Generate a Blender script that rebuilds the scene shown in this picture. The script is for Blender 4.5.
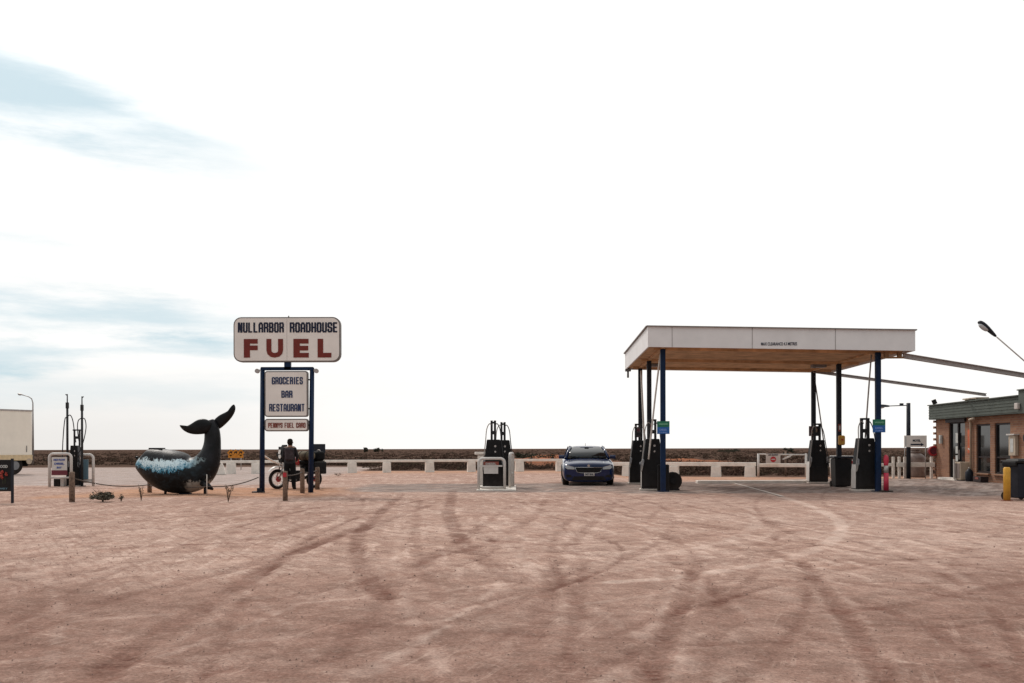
import bpy, bmesh, math, random
import numpy as np
from mathutils import Vector, Matrix
R = math.radians
PI = math.pi
random.seed(7)
rng = np.random.default_rng(11)
S = bpy.context.scene
COL = S.collection
for o in list(bpy.data.objects):
    bpy.data.objects.remove(o)

# ------------------------------------------------------------ camera, sky, sun
F, H = 995.0, 1.35                       # focal length in pixels, eye height
cd = bpy.data.cameras.new('camera'); cam = bpy.data.objects.new('camera', cd); COL.objects.link(cam)
cd.sensor_width = 36; cd.lens = 36*F/1024; cd.clip_start = .1; cd.clip_end = 12000
cd.shift_y = 107.1/1024
cam.matrix_world = Matrix.Translation((0, 0, H)) @ Matrix.Rotation(R(90), 4, 'X') @ Matrix.Rotation(R(-.143), 4, 'Z')
S.camera = cam

SUN_EL, SUN_AZ = R(44), R(-28)           # azimuth from +Y towards +X
W = bpy.data.worlds.new("World"); S.world = W; W.use_nodes = True
nt = W.node_tree; N = nt.nodes; L = nt.links; N.clear()
def nd(t, **kw):
    n = N.new(t)
    for k, v in kw.items(): setattr(n, k, v)
    return n
def mth(op, a, b=None, c=None, clamp=False):
    n = N.new('ShaderNodeMath'); n.operation = op; n.use_clamp = clamp
    for i, v in enumerate((a, b, c)):
        if v is None: continue
        if isinstance(v, (int, float)): n.inputs[i].default_value = v
        else: L.new(v, n.inputs[i])
    return n.outputs[0]
def mrange(v, a, b, c=0., d=1., smooth=True):
    n = N.new('ShaderNodeMapRange'); n.clamp = True
    n.interpolation_type = 'SMOOTHSTEP' if smooth else 'LINEAR'
    L.new(v, n.inputs[0])
    for i, x in enumerate((a, b, c, d)): n.inputs[i+1].default_value = x
    return n.outputs[0]
out = nd('ShaderNodeOutputWorld'); bg = nd('ShaderNodeBackground')
tc = nd('ShaderNodeTexCoord'); sep = nd('ShaderNodeSeparateXYZ'); L.new(tc.outputs['Generated'], sep.inputs[0])
dx, dy, dz = sep.outputs
sky = nd('ShaderNodeTexSky'); sky.sky_type = 'NISHITA'; sky.sun_disc = False
sky.sun_elevation = SUN_EL; sky.sun_rotation = SUN_AZ; sky.dust_density = 3.0; sky.altitude = 50
skyc = nd('ShaderNodeVectorMath', operation='SCALE'); L.new(sky.outputs[0], skyc.inputs[0]); skyc.inputs['Scale'].default_value = 1.0
# cloud sheet: thin, brighter towards the sun, a little darker behind the camera
ydn = mth('MAXIMUM', dy, .05)
u = mth('DIVIDE', dx, ydn); v = mth('DIVIDE', dz, ydn)
comb = nd('ShaderNodeCombineXYZ'); L.new(mth('MULTIPLY', dx, 1.6), comb.inputs[0]); L.new(mth('MULTIPLY', dy, 1.6), comb.inputs[1]); L.new(mth('MULTIPLY', dz, 9.0), comb.inputs[2])
n1 = nd('ShaderNodeTexNoise'); n1.inputs['Scale'].default_value = 2.6; n1.inputs['Detail'].default_value = 7; n1.inputs['Roughness'].default_value = .62
L.new(comb.outputs[0], n1.inputs['Vector'])
n2 = nd('ShaderNodeTexNoise'); n2.inputs['Scale'].default_value = 1.6; n2.inputs['Detail'].default_value = 5
L.new(comb.outputs[0], n2.inputs['Vector'])
nz = mth('SUBTRACT', n1.outputs[0], .5); nz2 = mth('SUBTRACT', n2.outputs[0], .5)
front = mrange(dy, .05, .3)
def band(u0, v0, u1, v1, w0, w1, soft, amp, wob=.05):
    """a streak of clear sky between two directions of the sky, its width changing from w0 to w1"""
    s = (v1-v0)/(u1-u0)
    c = mth('ADD', mth('MULTIPLY', mth('SUBTRACT', u, u0), s), v0)
    c = mth('ADD', c, mth('MULTIPLY', nz2, wob))
    dist = mth('ABSOLUTE', mth('SUBTRACT', v, c))
    t = mrange(u, u0, u1, w0, w1, False)
    dd = mth('SUBTRACT', dist, t)
    dd = mth('ADD', dd, mth('MULTIPLY', nz, .10))
    m = mrange(dd, -soft, soft*.5, amp, 0)
    m = mth('MULTIPLY', m, mrange(u, u1, u1-(u1-u0)*.5, 0, 1))
    return mth('MULTIPLY', m, front)
g = band(-.56, .392, -.19, .272, .050, .014, .036, 1.0, .035)
g = mth('ADD', g, band(-.60, .325, -.30, .30, .006, .004, .03, .4, .06))
g = mth('ADD', g, band(-.56, .142, -.16, .118, .020, .008, .020, .85, .02))
g = mth('ADD', g, band(-.56, .098, -.10, .108, .014, .006, .018, .8, .02))
g = mth('ADD', g, band(-.56, .055, -.10, .055, .020, .01, .03, .42, .02))
g = mth('ADD', g, band(-.60, .215, -.28, .20, .008, .004, .025, .35, .07))
back = mrange(dy, -.05, -.4)             # more open sky behind the camera
g = mth('ADD', g, mth('MULTIPLY', mth('MULTIPLY', mrange(n2.outputs[0], .45, .62), back), .85), clamp=True)
sund = nd('ShaderNodeVectorMath', operation='DOT_PRODUCT'); L.new(tc.outputs['Generated'], sund.inputs[0])
sund.inputs[1].default_value = (math.sin(SUN_AZ)*math.cos(SUN_EL), math.cos(SUN_AZ)*math.cos(SUN_EL), math.sin(SUN_EL))
glow = mrange(sund.outputs['Value'], -.55, .30, 0, 1)
lum = mth('ADD', mth('MULTIPLY', glow, 6.3), 4.2)
lum = mth('ADD', lum, mth('MULTIPLY', mrange(sund.outputs['Value'], .82, 1.0), 3.5))        # before the Background strength
lum = mth('ADD', lum, mth('MULTIPLY', nz, 1.0))
veil = mth('MULTIPLY', mth('MULTIPLY', mrange(v, .11, .0), mrange(u, -.05, -.45)), front)
lum = mth('SUBTRACT', lum, mth('MULTIPLY', veil, 2.0))
cc = nd('ShaderNodeCombineColor')
L.new(lum, cc.inputs[0]); warm = mth('MULTIPLY', mrange(dz, .16, .0), .035)
L.new(mth('MULTIPLY', lum, mth('SUBTRACT', .994, mth('MULTIPLY', warm, .5))), cc.inputs[1]); L.new(mth('MULTIPLY', lum, mth('SUBTRACT', .98, warm)), cc.inputs[2])
mixc = nd('ShaderNodeMix', data_type='RGBA'); L.new(mth('MULTIPLY', g, .92), mixc.inputs['Factor'])
# clear sky seen through thin haze
hz = nd('ShaderNodeMix', data_type='RGBA'); hz.inputs['Factor'].default_value = .93
L.new(skyc.outputs[0], hz.inputs['A']); hz.inputs['B'].default_value = (5.6, 7.3, 8.1, 1)
L.new(cc.outputs[0], mixc.inputs['A']); L.new(hz.outputs['Result'], mixc.inputs['B'])
L.new(mixc.outputs['Result'], bg.inputs[0]); bg.inputs[1].default_value = .1
L.new(bg.outputs[0], out.inputs[0])

sl = bpy.data.lights.new('sun', 'SUN'); sl.energy = 1.9; sl.angle = R(9); sl.color = (1, .93, .85)
so = bpy.data.objects.new('sun', sl); COL.objects.link(so)
sd = Vector((math.sin(SUN_AZ)*math.cos(SUN_EL), math.cos(SUN_AZ)*math.cos(SUN_EL), math.sin(SUN_EL)))
so.rotation_euler = (-sd).to_track_quat('-Z', 'Y').to_euler(); so.location = (0, 0, 50)
vs = S.view_settings; vs.view_transform = 'Standard'; vs.look = 'None'; vs.exposure = 0.0; vs.gamma = 1.0; vs.use_curve_mapping = False
S.render.engine = 'CYCLES'

# ------------------------------------------------------------ materials
def mat(name, col, rough=.6, metal=0., var=.12, scale=6., bump=0., bscale=60., spec=None, coat=0., dust=0., alpha=None, col2=None):
    if spec is None: spec = .16 if max(col) < .07 else .4
    m = bpy.data.materials.new(name); m.use_nodes = True
    t = m.node_tree; b = t.nodes['Principled BSDF']
    b.inputs['Roughness'].default_value = rough; b.inputs['Metallic'].default_value = metal
    b.inputs['Specular IOR Level'].default_value = spec; b.inputs['Coat Weight'].default_value = coat
    c = t.nodes.new('ShaderNodeTexCoord'); n = t.nodes.new('ShaderNodeTexNoise')
    n.inputs['Scale'].default_value = scale; n.inputs['Detail'].default_value = 6; n.inputs['Roughness'].default_value = .6
    t.links.new(c.outputs['Object'], n.inputs['Vector'])
    r = t.nodes.new('ShaderNodeValToRGB'); t.links.new(n.outputs[0], r.inputs[0])
    lo = [max(0, x*(1-var*1.6)) for x in col]; hi = list(col2) if col2 else [min(1, x*(1+var)) for x in col]
    r.color_ramp.elements[0].position = .3; r.color_ramp.elements[0].color = (*lo, 1)
    r.color_ramp.elements[1].position = .7; r.color_ramp.elements[1].color = (*hi, 1)
    src = r.outputs[0]
    if dust:
        mx = t.nodes.new('ShaderNodeMix'); mx.data_type = 'RGBA'
        n3 = t.nodes.new('ShaderNodeTexNoise'); n3.inputs['Scale'].default_value = 3; n3.inputs['Detail'].default_value = 8
        t.links.new(c.outputs['Object'], n3.inputs['Vector'])
        sp = t.nodes.new('ShaderNodeSeparateXYZ'); t.links.new(c.outputs['Object'], sp.inputs[0])
        mr = t.nodes.new('ShaderNodeMapRange'); t.links.new(sp.outputs[2], mr.inputs[0])
        mr.inputs[1].default_value = 0; mr.inputs[2].default_value = .7; mr.inputs[3].default_value = dust; mr.inputs[4].default_value = dust*.15
        mu = t.nodes.new('ShaderNodeMath'); mu.operation = 'MULTIPLY'; t.links.new(mr.outputs[0], mu.inputs[0]); t.links.new(n3.outputs[0], mu.inputs[1])
        t.links.new(mu.outputs[0], mx.inputs['Factor']); t.links.new(src, mx.inputs['A']); mx.inputs['B'].default_value = (.36, .22, .15, 1)
        src = mx.outputs['Result']
    t.links.new(src, b.inputs['Base Color'])
    if bump:
        n2 = t.nodes.new('ShaderNodeTexNoise'); n2.inputs['Scale'].default_value = bscale; n2.inputs['Detail'].default_value = 4
        t.links.new(c.outputs['Object'], n2.inputs['Vector'])
        bp = t.nodes.new('ShaderNodeBump'); bp.inputs['Strength'].default_value = bump; bp.inputs['Distance'].default_value = .02
        t.links.new(n2.outputs[0], bp.inputs['Height']); t.links.new(bp.outputs[0], b.inputs['Normal'])
    return m
M = dict(
 white=mat('white_paint', (.58,.55,.52), .55, var=.08, dust=.5),
 offwhite=mat('faded_white_paint', (.60,.55,.50), .7, var=.12, bump=.2, dust=.6),
 concrete=mat('whitewashed_concrete', (.78,.71,.64), .9, var=.12, scale=3, bump=.4, bscale=25),
 cream=mat('cream_trailer_paint', (.88,.80,.69), .5, var=.04, scale=1.5),
 beige=mat('beige_skirt_paint', (.66,.50,.30), .6, var=.12),
 black=mat('black_powder_coat', (.009,.009,.010), .55, var=.3, dust=.07),
 rubber=mat('black_rubber', (.012,.011,.011), .8, var=.3, dust=.10),
 hose=mat('black_hose', (.03,.03,.032), .5, var=.2),
 greyhose=mat('grey_hose', (.30,.27,.25), .6, var=.1),
 blue=mat('navy_blue_paint', (.004,.018,.055), .45, var=.2, dust=.06),
 darkpost=mat('dark_grey_paint', (.018,.020,.028), .5, var=.2),
 steel=mat('galvanised_steel', (.42,.38,.36), .5, .5, var=.15),
 grey=mat('grey_plastic', (.20,.20,.21), .5, var=.1),
 signface=mat('weathered_sign_face', (.79,.73,.68), .6, var=.06, scale=1.2),
 signgrey=mat('sign_edge_metal', (.19,.17,.16), .6, var=.15),
 red=mat('dull_red_lettering', (.16,.016,.008), .6, var=.1),
 rust=mat('faded_red_brown_lettering', (.22,.055,.038), .6, var=.2),
 letter=mat('dark_navy_lettering', (.018,.022,.045), .6, var=.1),
 hotpink=mat('fluoro_red_plastic', (.50,.03,.065), .5, var=.1),
 yellow=mat('yellow_paint', (.55,.28,.02), .5, var=.15, dust=.3),
 orange=mat('orange_sign_sheet', (.55,.20,.015), .6, var=.15),
 wood=mat('weathered_timber', (.20,.135,.10), .9, var=.35, scale=14, bump=.6, bscale=40),
 rope=mat('dark_rope', (.09,.07,.06), .95, var=.2),
 fascia=mat('white_fascia_sheet', (.70,.68,.675), .5, var=.05, scale=1.4),
 soffit=mat('brown_soffit_lining', (.56,.34,.18), .7, var=.25, scale=2.0),
 beam=mat('brown_painted_beam', (.26,.14,.065), .7, var=.2),
 glass=mat('dark_window_glass', (.012,.014,.015), .06, var=.05, spec=.6),
 carpaint=mat('dark_blue_car_paint', (.0015,.012,.062), .28, .0, var=.1, coat=.6, spec=.1, dust=.0),
 chrome=mat('chrome_trim', (.55,.55,.56), .2, 1., var=.05),
 lampglass=mat('lamp_glass', (.42,.44,.46), .08, var=.05, spec=.9),
 redpaint=mat('red_motorcycle_paint', (.40,.015,.02), .3, var=.1, coat=.5),
 mcwhite=mat('white_motorcycle_plastic', (.75,.72,.68), .4, var=.08),
 canvas=mat('olive_brown_canvas', (.12,.095,.06), .9, var=.25, scale=10),
 green=mat('green_sign_panel', (.01,.14,.075), .5, var=.05),
 bluesign=mat('blue_sign_panel', (.012,.10,.32), .5, var=.05),
 palegreen=mat('pale_green_print', (.25,.55,.36), .6), paleblue=mat('pale_blue_print', (.22,.34,.72), .6),
 maroon=mat('maroon_sign_panel', (.13,.018,.03), .6, var=.1),
 slate=mat('slate_blue_panel', (.12,.20,.25), .5, var=.1),
 printblue=mat('blue_print', (.03,.07,.30), .6), noentry=mat('red_print', (.42,.02,.03), .6),
 pumppanel=mat('purple_brown_panel', (.10,.06,.065), .6, var=.1),
 greenmetal=mat('dark_green_ribbed_sheet', (.075,.088,.075), .7, var=.15, scale=3),
 tank=mat('brown_grey_tank', (.17,.13,.115), .6, var=.2),
 skin=mat('skin', (.38,.20,.13), .6, var=.05), hair=mat('dark_hair', (.015,.011,.009), .8, var=.2),
 jacket=mat('dark_grey_jacket', (.030,.028,.032), .85, var=.25, scale=9, bump=.3, bscale=20),
 trousers=mat('black_trousers', (.009,.009,.010), .9, var=.25, scale=9, bump=.3, bscale=20),
 leaf=mat('grey_green_leaf', (.115,.098,.070), .8, var=.4, scale=9), twig=mat('dry_twig', (.13,.085,.055), .9, var=.3),
 treeleaf=mat('dark_scrub_leaf', (.045,.045,.028), .8, var=.3, scale=3),
 poster=mat('orange_red_poster', (.52,.10,.03), .6, var=.3, scale=4),
 acbox=mat('beige_metal_box', (.46,.37,.28), .6, var=.1),
 timberdark=mat('dark_door_frame', (.030,.020,.020), .5, var=.2),
 paleprint=mat('pale_print', (.5,.5,.48), .6), flowers=mat('red_flower_print', (.35,.045,.03), .6, var=.5, scale=20),
)
# brick wall
bm_ = bpy.data.materials.new('orange_brown_brick'); bm_.use_nodes = True
t = bm_.node_tree; b = t.nodes['Principled BSDF']; b.inputs['Roughness'].default_value = .9
c = t.nodes.new('ShaderNodeTexCoord'); mp = t.nodes.new('ShaderNodeMapping'); br = t.nodes.new('ShaderNodeTexBrick')
sx = t.nodes.new('ShaderNodeSeparateXYZ'); cx = t.nodes.new('ShaderNodeCombineXYZ'); ad = t.nodes.new('ShaderNodeMath')
t.links.new(c.outputs['Object'], sx.inputs[0]); t.links.new(sx.outputs[0], ad.inputs[0]); t.links.new(sx.outputs[1], ad.inputs[1])
t.links.new(ad.outputs[0], cx.inputs[0]); t.links.new(sx.outputs[2], cx.inputs[1]); t.links.new(cx.outputs[0], br.inputs['Vector'])
br.inputs['Scale'].default_value = 1; br.inputs['Brick Width'].default_value = .24; br.inputs['Row Height'].default_value = .086
br.inputs['Mortar Size'].default_value = .008; br.inputs['Color1'].default_value = (.29,.135,.073,1); br.inputs['Color2'].default_value = (.21,.092,.052,1); br.inputs['Mortar'].default_value = (.24,.17,.125,1)
t.links.new(br.outputs[0], b.inputs['Base Color'])
bp = t.nodes.new('ShaderNodeBump'); bp.inputs['Strength'].default_value = .5; bp.inputs['Distance'].default_value = .01; bp.invert = True
t.links.new(br.outputs['Fac'], bp.inputs['Height']); t.links.new(bp.outputs[0], b.inputs['Normal'])
M['brick'] = bm_

# ------------------------------------------------------------ mesh helpers
class MB:
    def __init__(s): s.bm = bmesh.new(); s.mi = 0
    def _mark(s, faces):
        for f in faces: f.material_index = s.mi
    def box(s, c, size, rz=0, rx=0, ry=0, taper=1.0, mi=None):
        if mi is not None: s.mi = mi
        r = bmesh.ops.create_cube(s.bm, size=1)
        mx = Matrix.Translation(c) @ Matrix.Rotation(rz, 4, 'Z') @ Matrix.Rotation(ry, 4, 'Y') @ Matrix.Rotation(rx, 4, 'X')
        for v in r['verts']:
            k = taper if v.co.z > 0 else 1
            v.co = mx @ Vector((v.co.x*size[0]*k, v.co.y*size[1]*k, v.co.z*size[2]))
        s._mark({f for v in r['verts'] for f in v.link_faces}); return s
    def tube(s, pts, r, n=10, mi=None, cap=True):
        if mi is not None: s.mi = mi
        pts = [Vector(p) for p in pts]; rs = r if isinstance(r, (list, tuple)) else [r]*len(pts)
        rings = []; up = None
        for i, p in enumerate(pts):
            d = (pts[min(i+1, len(pts)-1)] - pts[max(i-1, 0)]).normalized()
            if up is None:
                a = Vector((0,0,1)) if abs(d.z) < .9 else Vector((1,0,0)); up = d.cross(a).normalized()
            up = (up - d*up.dot(d)).normalized(); w = d.cross(up)
            rings.append([s.bm.verts.new(p + (up*math.cos(2*PI*k/n) + w*math.sin(2*PI*k/n))*rs[i]) for k in range(n)])
        fs = []
        for a, b in zip(rings, rings[1:]):
            for k in range(n): fs.append(s.bm.faces.new((a[k], a[(k+1)%n], b[(k+1)%n], b[k])))
        for f in fs: f.smooth = True
        if cap: fs.append(s.bm.faces.new(rings[0][::-1])); fs.append(s.bm.faces.new(rings[-1]))
        s._mark(fs); return s
    def cyl(s, a, b, r1, r2=None, n=14, mi=None): return s.tube([a, b], [r1, r1 if r2 is None else r2], n, mi)
    def prism(s, poly, y0, y1, plane='xz', mi=None):
        """polygon in the xz (or yz, xy) plane, extruded between two values of the third axis"""
        if mi is not None: s.mi = mi
        def pt(a, b, k): return {'xz': (a, k, b), 'yz': (k, a, b), 'xy': (a, b, k)}[plane]
        A = [s.bm.verts.new(pt(*p, y0)) for p in poly]; B = [s.bm.verts.new(pt(*p, y1)) for p in poly]
        fs = [s.bm.faces.new(A), s.bm.faces.new(B[::-1])]
        n = len(poly)
        for i in range(n): fs.append(s.bm.faces.new((A[i], B[i], B[(i+1)%n], A[(i+1)%n])))
        s._mark(fs); return s
    def loft(s, rings, closed=True, mi=None, cap=True, smooth=True):
        if mi is not None: s.mi = mi
        V = [[s.bm.verts.new(p) for p in r] for r in rings]; n = len(V[0]); fs = []
        for a, b in zip(V, V[1:]):
            for k in range(n if closed else n-1): fs.append(s.bm.faces.new((a[k], a[(k+1)%n], b[(k+1)%n], b[k])))
        for f in fs: f.smooth = smooth
        if cap: fs.append(s.bm.faces.new(V[0][::-1])); fs.append(s.bm.faces.new(V[-1]))
        s._mark(fs); return s
    def build(s, name, mats, parent=None, bevel=0, sub=0, loc=None, rz=0, seg=2):
        bmesh.ops.recalc_face_normals(s.bm, faces=s.bm.faces[:])
        me = bpy.data.meshes.new(name); s.bm.to_mesh(me); s.bm.free()
        for m in (mats if isinstance(mats, (list, tuple)) else [mats]): me.materials.append(m)
        o = bpy.data.objects.new(name, me); COL.objects.link(o); o.parent = parent
        if loc is not None: o.location = loc
        o.rotation_euler.z = rz
        if bevel:
            m = o.modifiers.new('bevel', 'BEVEL'); m.width = bevel; m.segments = seg; m.limit_method = 'ANGLE'
            m2 = o.modifiers.new('wn', 'WEIGHTED_NORMAL')
        if sub:
            m = o.modifiers.new('sub', 'SUBSURF'); m.levels = sub; m.render_levels = sub
        return o
def rrect(w, h, r, cx=0, cz=0, n=5):
    P = []
    for (sx, sz, a0) in ((1,1,0), (-1,1,90), (-1,-1,180), (1,-1,270)):
        for k in range(n+1):
            a = R(a0 + 90*k/n); P.append((cx + sx*(w/2-r) + r*math.cos(a), cz + sz*(h/2-r) + r*math.sin(a)))
    return P
def tag(o, label=None, cat=None, group=None, kind=None):
    if label: o['label'] = label
    if cat: o['category'] = cat
    if group: o['group'] = group
    if kind: o['kind'] = kind
    return o
def thing(name, loc, rz, label, cat, group=None):
    o = bpy.data.objects.new(name, None); COL.objects.link(o); o.empty_display_size = .2
    o.location = loc; o.rotation_euler.z = rz
    return tag(o, label, cat, group)
def kids(o): return [c for c in bpy.data.objects if c.parent == o]
def copy_tree(o, parent=None):
    c = o.copy(); COL.objects.link(c); c.parent = parent
    for ch in kids(o): copy_tree(ch, c)
    return c
def crom(P, n=6):
    P = [Vector(p) for p in P]; Q = [P[0]*2-P[1]] + P + [P[-1]*2-P[-2]]; o = []
    for i in range(1, len(Q)-2):
        for k in range(n):
            t = k/n; a, b, c, d = Q[i-1:i+3]
            o.append(.5*((2*b) + (c-a)*t + (2*a-5*b+4*c-d)*t*t + (3*b-a-3*c+d)*t**3))
    o.append(P[-1]); return o
def hor(px): return 448.6 - (px-512)*.0025
def X(px, d): return (px-512)*d/F
def D(py, px=512): return H*F/(py-hor(px))
def Z(py, px, d): return H + (hor(px)-py)*d/F
def text(name, body, m, parent, loc, height, width=None, bold=.02, rx=PI/2, rz=0, rot=None, space=1.0):
    """lettering as a thin mesh, centred on loc, facing -Y of the parent"""
    cu = bpy.data.curves.new('t', 'FONT'); cu.body = body; cu.align_x = 'CENTER'; cu.align_y = 'CENTER'
    cu.size = 1; cu.extrude = .012; cu.offset = bold; cu.space_character = space; cu.resolution_u = 3
    tmp = bpy.data.objects.new('t', cu); COL.objects.link(tmp)
    dg = bpy.context.evaluated_depsgraph_get(); dg.update()
    me = bpy.data.meshes.new_from_object(tmp.evaluated_get(dg)); bpy.data.objects.remove(tmp); bpy.data.curves.remove(cu)
    xs = [v.co.x for v in me.vertices]; ys = [v.co.y for v in me.vertices]
    cx_, cy_ = (max(xs)+min(xs))/2, (max(ys)+min(ys))/2; hh = max(ys)-min(ys); ww = max(xs)-min(xs)
    ky = height/hh; kx = (width/ww) if width else ky
    rm = Matrix.Rotation(rz, 4, 'Z') @ Matrix.Rotation(rx, 4, 'X')
    for v in me.vertices:
        v.co = rm @ Vector(((v.co.x-cx_)*kx, (v.co.y-cy_)*ky, v.co.z*.5))
    me.name = name; me.materials.clear(); me.materials.append(m)
    o = bpy.data.objects.new(name, me); COL.objects.link(o); o.parent = parent; o.location = loc
    return o

GL = {  # condensed block letters as strokes on a 1 x 1 cell
 'N': [[(0,0),(0,1),(.15,1),(.85,0),(1,0),(1,1)]], 'U': [[(0,1),(0,.12),(.2,0),(.8,0),(1,.12),(1,1)]], 'L': [[(0,1),(0,0),(.9,0)]],
 'A': [[(0,0),(0,.8),(.3,1),(.7,1),(1,.8),(1,0)], [(0,.4),(1,.4)]], 'R': [[(0,0),(0,1),(.8,1),(1,.88),(1,.62),(.8,.5),(0,.5)], [(.55,.5),(1,.35),(1,0)]],
 'B': [[(0,0),(0,1),(.75,1),(.95,.88),(.95,.64),(.75,.52),(0,.52)], [(.75,.52),(1,.40),(1,.12),(.8,0),(0,0)]], 'O': [[(.2,0),(0,.12),(0,.88),(.2,1),(.8,1),(1,.88),(1,.12),(.8,0),(.2,0)]],
 'D': [[(0,0),(0,1),(.75,1),(1,.85),(1,.15),(.75,0),(0,0)]], 'H': [[(0,0),(0,1)], [(1,0),(1,1)], [(0,.5),(1,.5)]],
 'S': [[(1,.74),(1,.88),(.8,1),(.2,1),(0,.88),(0,.62),(.2,.52),(.8,.48),(1,.38),(1,.12),(.8,0),(.2,0),(0,.12),(0,.26)]], 'E': [[(.95,1),(0,1),(0,0),(.95,0)], [(0,.5),(.8,.5)]],
 'F': [[(.95,1),(0,1),(0,0)], [(0,.5),(.8,.5)]], 'G': [[(1,.74),(1,.88),(.8,1),(.2,1),(0,.88),(0,.12),(.2,0),(.8,0),(1,.12),(1,.45),(.55,.45)]],
 'C': [[(1,.70),(1,.88),(.8,1),(.2,1),(0,.88),(0,.12),(.2,0),(.8,0),(1,.12),(1,.30)]], 'I': [[(.5,0),(.5,1)]], 'T': [[(.5,0),(.5,1)], [(0,1),(1,1)]],
 'P': [[(0,0),(0,1),(.8,1),(1,.88),(1,.58),(.8,.45),(0,.45)]], 'Y': [[(0,1),(0,.62),(.5,.45),(1,.62),(1,1)], [(.5,.45),(.5,0)]]}
def block(name, body, m, parent, xl, xr, zb, zt, y_, st=.62, gap=.78, horiz=.85):
    """condensed block lettering filling the given rectangle on a sign face, one flat mesh"""
    n = len(body); wid = [.45 if c in 'I ' else 1 for c in body]; tot = sum(wid)+gap*(n-1)+st; k = (xr-xl)/tot; h = zt-zb; mb = MB(); x_ = xl + st*k/2; q = 0
    tv, th_ = st*k, st*k*horiz
    for c, w in zip(body, wid):
        for pl_ in GL.get(c, []):
            P_ = [(x_ + a*w*k, zb + th_/2 + b*(h-th_)) for a, b in pl_]
            for (ax, az), (bx, bz) in zip(P_, P_[1:]):
                d = Vector((bx-ax, 0, bz-az)); L_ = d.length; q += 1; tt = tv if abs(d.z) > abs(d.x) else th_
                mb.box(((ax+bx)/2, y_ - .0004*(q % 9), (az+bz)/2), (L_+tt*.72, .006, tt), ry=-math.atan2(d.z, d.x))
        x_ += (w+gap)*k
    return mb.build(name, m, parent)

# ------------------------------------------------------------ ground
def vnoise(x, y, s, seed):
    """smooth value noise for arrays"""
    r = np.random.default_rng(seed); T = r.random((256, 256))
    xf, yf = x/s, y/s; xi = np.floor(xf).astype(int); yi = np.floor(yf).astype(int)
    fx, fy = xf-xi, yf-yi; fx = fx*fx*(3-2*fx); fy = fy*fy*(3-2*fy)
    g = lambda a, b: T[a & 255, b & 255]
    return (g(xi,yi)*(1-fx)+g(xi+1,yi)*fx)*(1-fy) + (g(xi,yi+1)*(1-fx)+g(xi+1,yi+1)*fx)*fy
def fbm(x, y, s, seed, o=4):
    v = 0; a = 1; tot = 0
    for k in range(o): v = v + a*vnoise(x, y, s/2**k, seed+k); tot += a; a *= .55
    return v/tot
sstep = lambda a, b, x: (lambda t: t*t*(3-2*t))(np.clip((x-a)/(b-a), 0, 1))
xs = np.concatenate([-np.geomspace(5000, 17.2, 46), np.arange(-17, 19.01, .06), np.geomspace(19.2, 5000, 46)])
ys = [4.3]
while ys[-1] < 66: ys.append(ys[-1]*1.0075)
ys = np.concatenate([[-200, -60, -20, -8, -2, 2, 3.5], ys, np.geomspace(67, 300, 70), np.geomspace(320, 8000, 26)])
GX, GY = np.meshgrid(xs, ys); gx, gy = GX.ravel(), GY.ravel()
near = np.clip(1-(gy-40)/20, 0, 1)*(gy > 3)
track = np.zeros_like(gx); tread = np.zeros_like(gx)
FX, FY = gx, gy
NI = np.where((gy > 3.4) & (gy < 62) & (gx > -17.5) & (gx < 19.5))[0]
gx, gy = FX[NI], FY[NI]; track = np.zeros_like(gx); tread = np.zeros_like(gx)
def gp(px, py): d = D(py, px); return (X(px, d), d)
def seg_dist(P):
    """distance of every near ground vertex to a polyline, and the distance along it"""
    P = np.array(P); best = np.full(gx.shape, 1e9); along = np.zeros_like(gx); s0 = 0
    for a, b in zip(P, P[1:]):
        ab = b-a; L2 = (ab**2).sum(); ln = math.sqrt(L2)
        t = np.clip(((gx-a[0])*ab[0] + (gy-a[1])*ab[1])/L2, 0, 1)
        dd = np.hypot(gx-(a[0]+t*ab[0]), gy-(a[1]+t*ab[1])); k = dd < best
        best = np.where(k, dd, best); along = np.where(k, s0+t*ln, along); s0 += ln
    return best, along
jit = fbm(gx, gy, .35, 31, 3)
def strip(P, w, amp, edge=.0, seed=1):
    global track, tread
    amp *= .92; w = w*.64; C = [tuple(p)[:2] for p in crom([(a, b, 0) for a, b in P], 5)]
    d, al = seg_dist(C); br = np.clip(-.12+1.8*fbm(gx, gy, .7, seed*13+5, 5), .1, 1.3)
    d = d + .07*(jit-.5)
    m = (1-sstep(w*.45, w*.75, d))*br
    track = track + amp*m; tread = np.where(d < w*1.2, al, tread)
    if edge: track = track - .55*edge*np.exp(-((d-w*.9)/(.04))**2)*br
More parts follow.
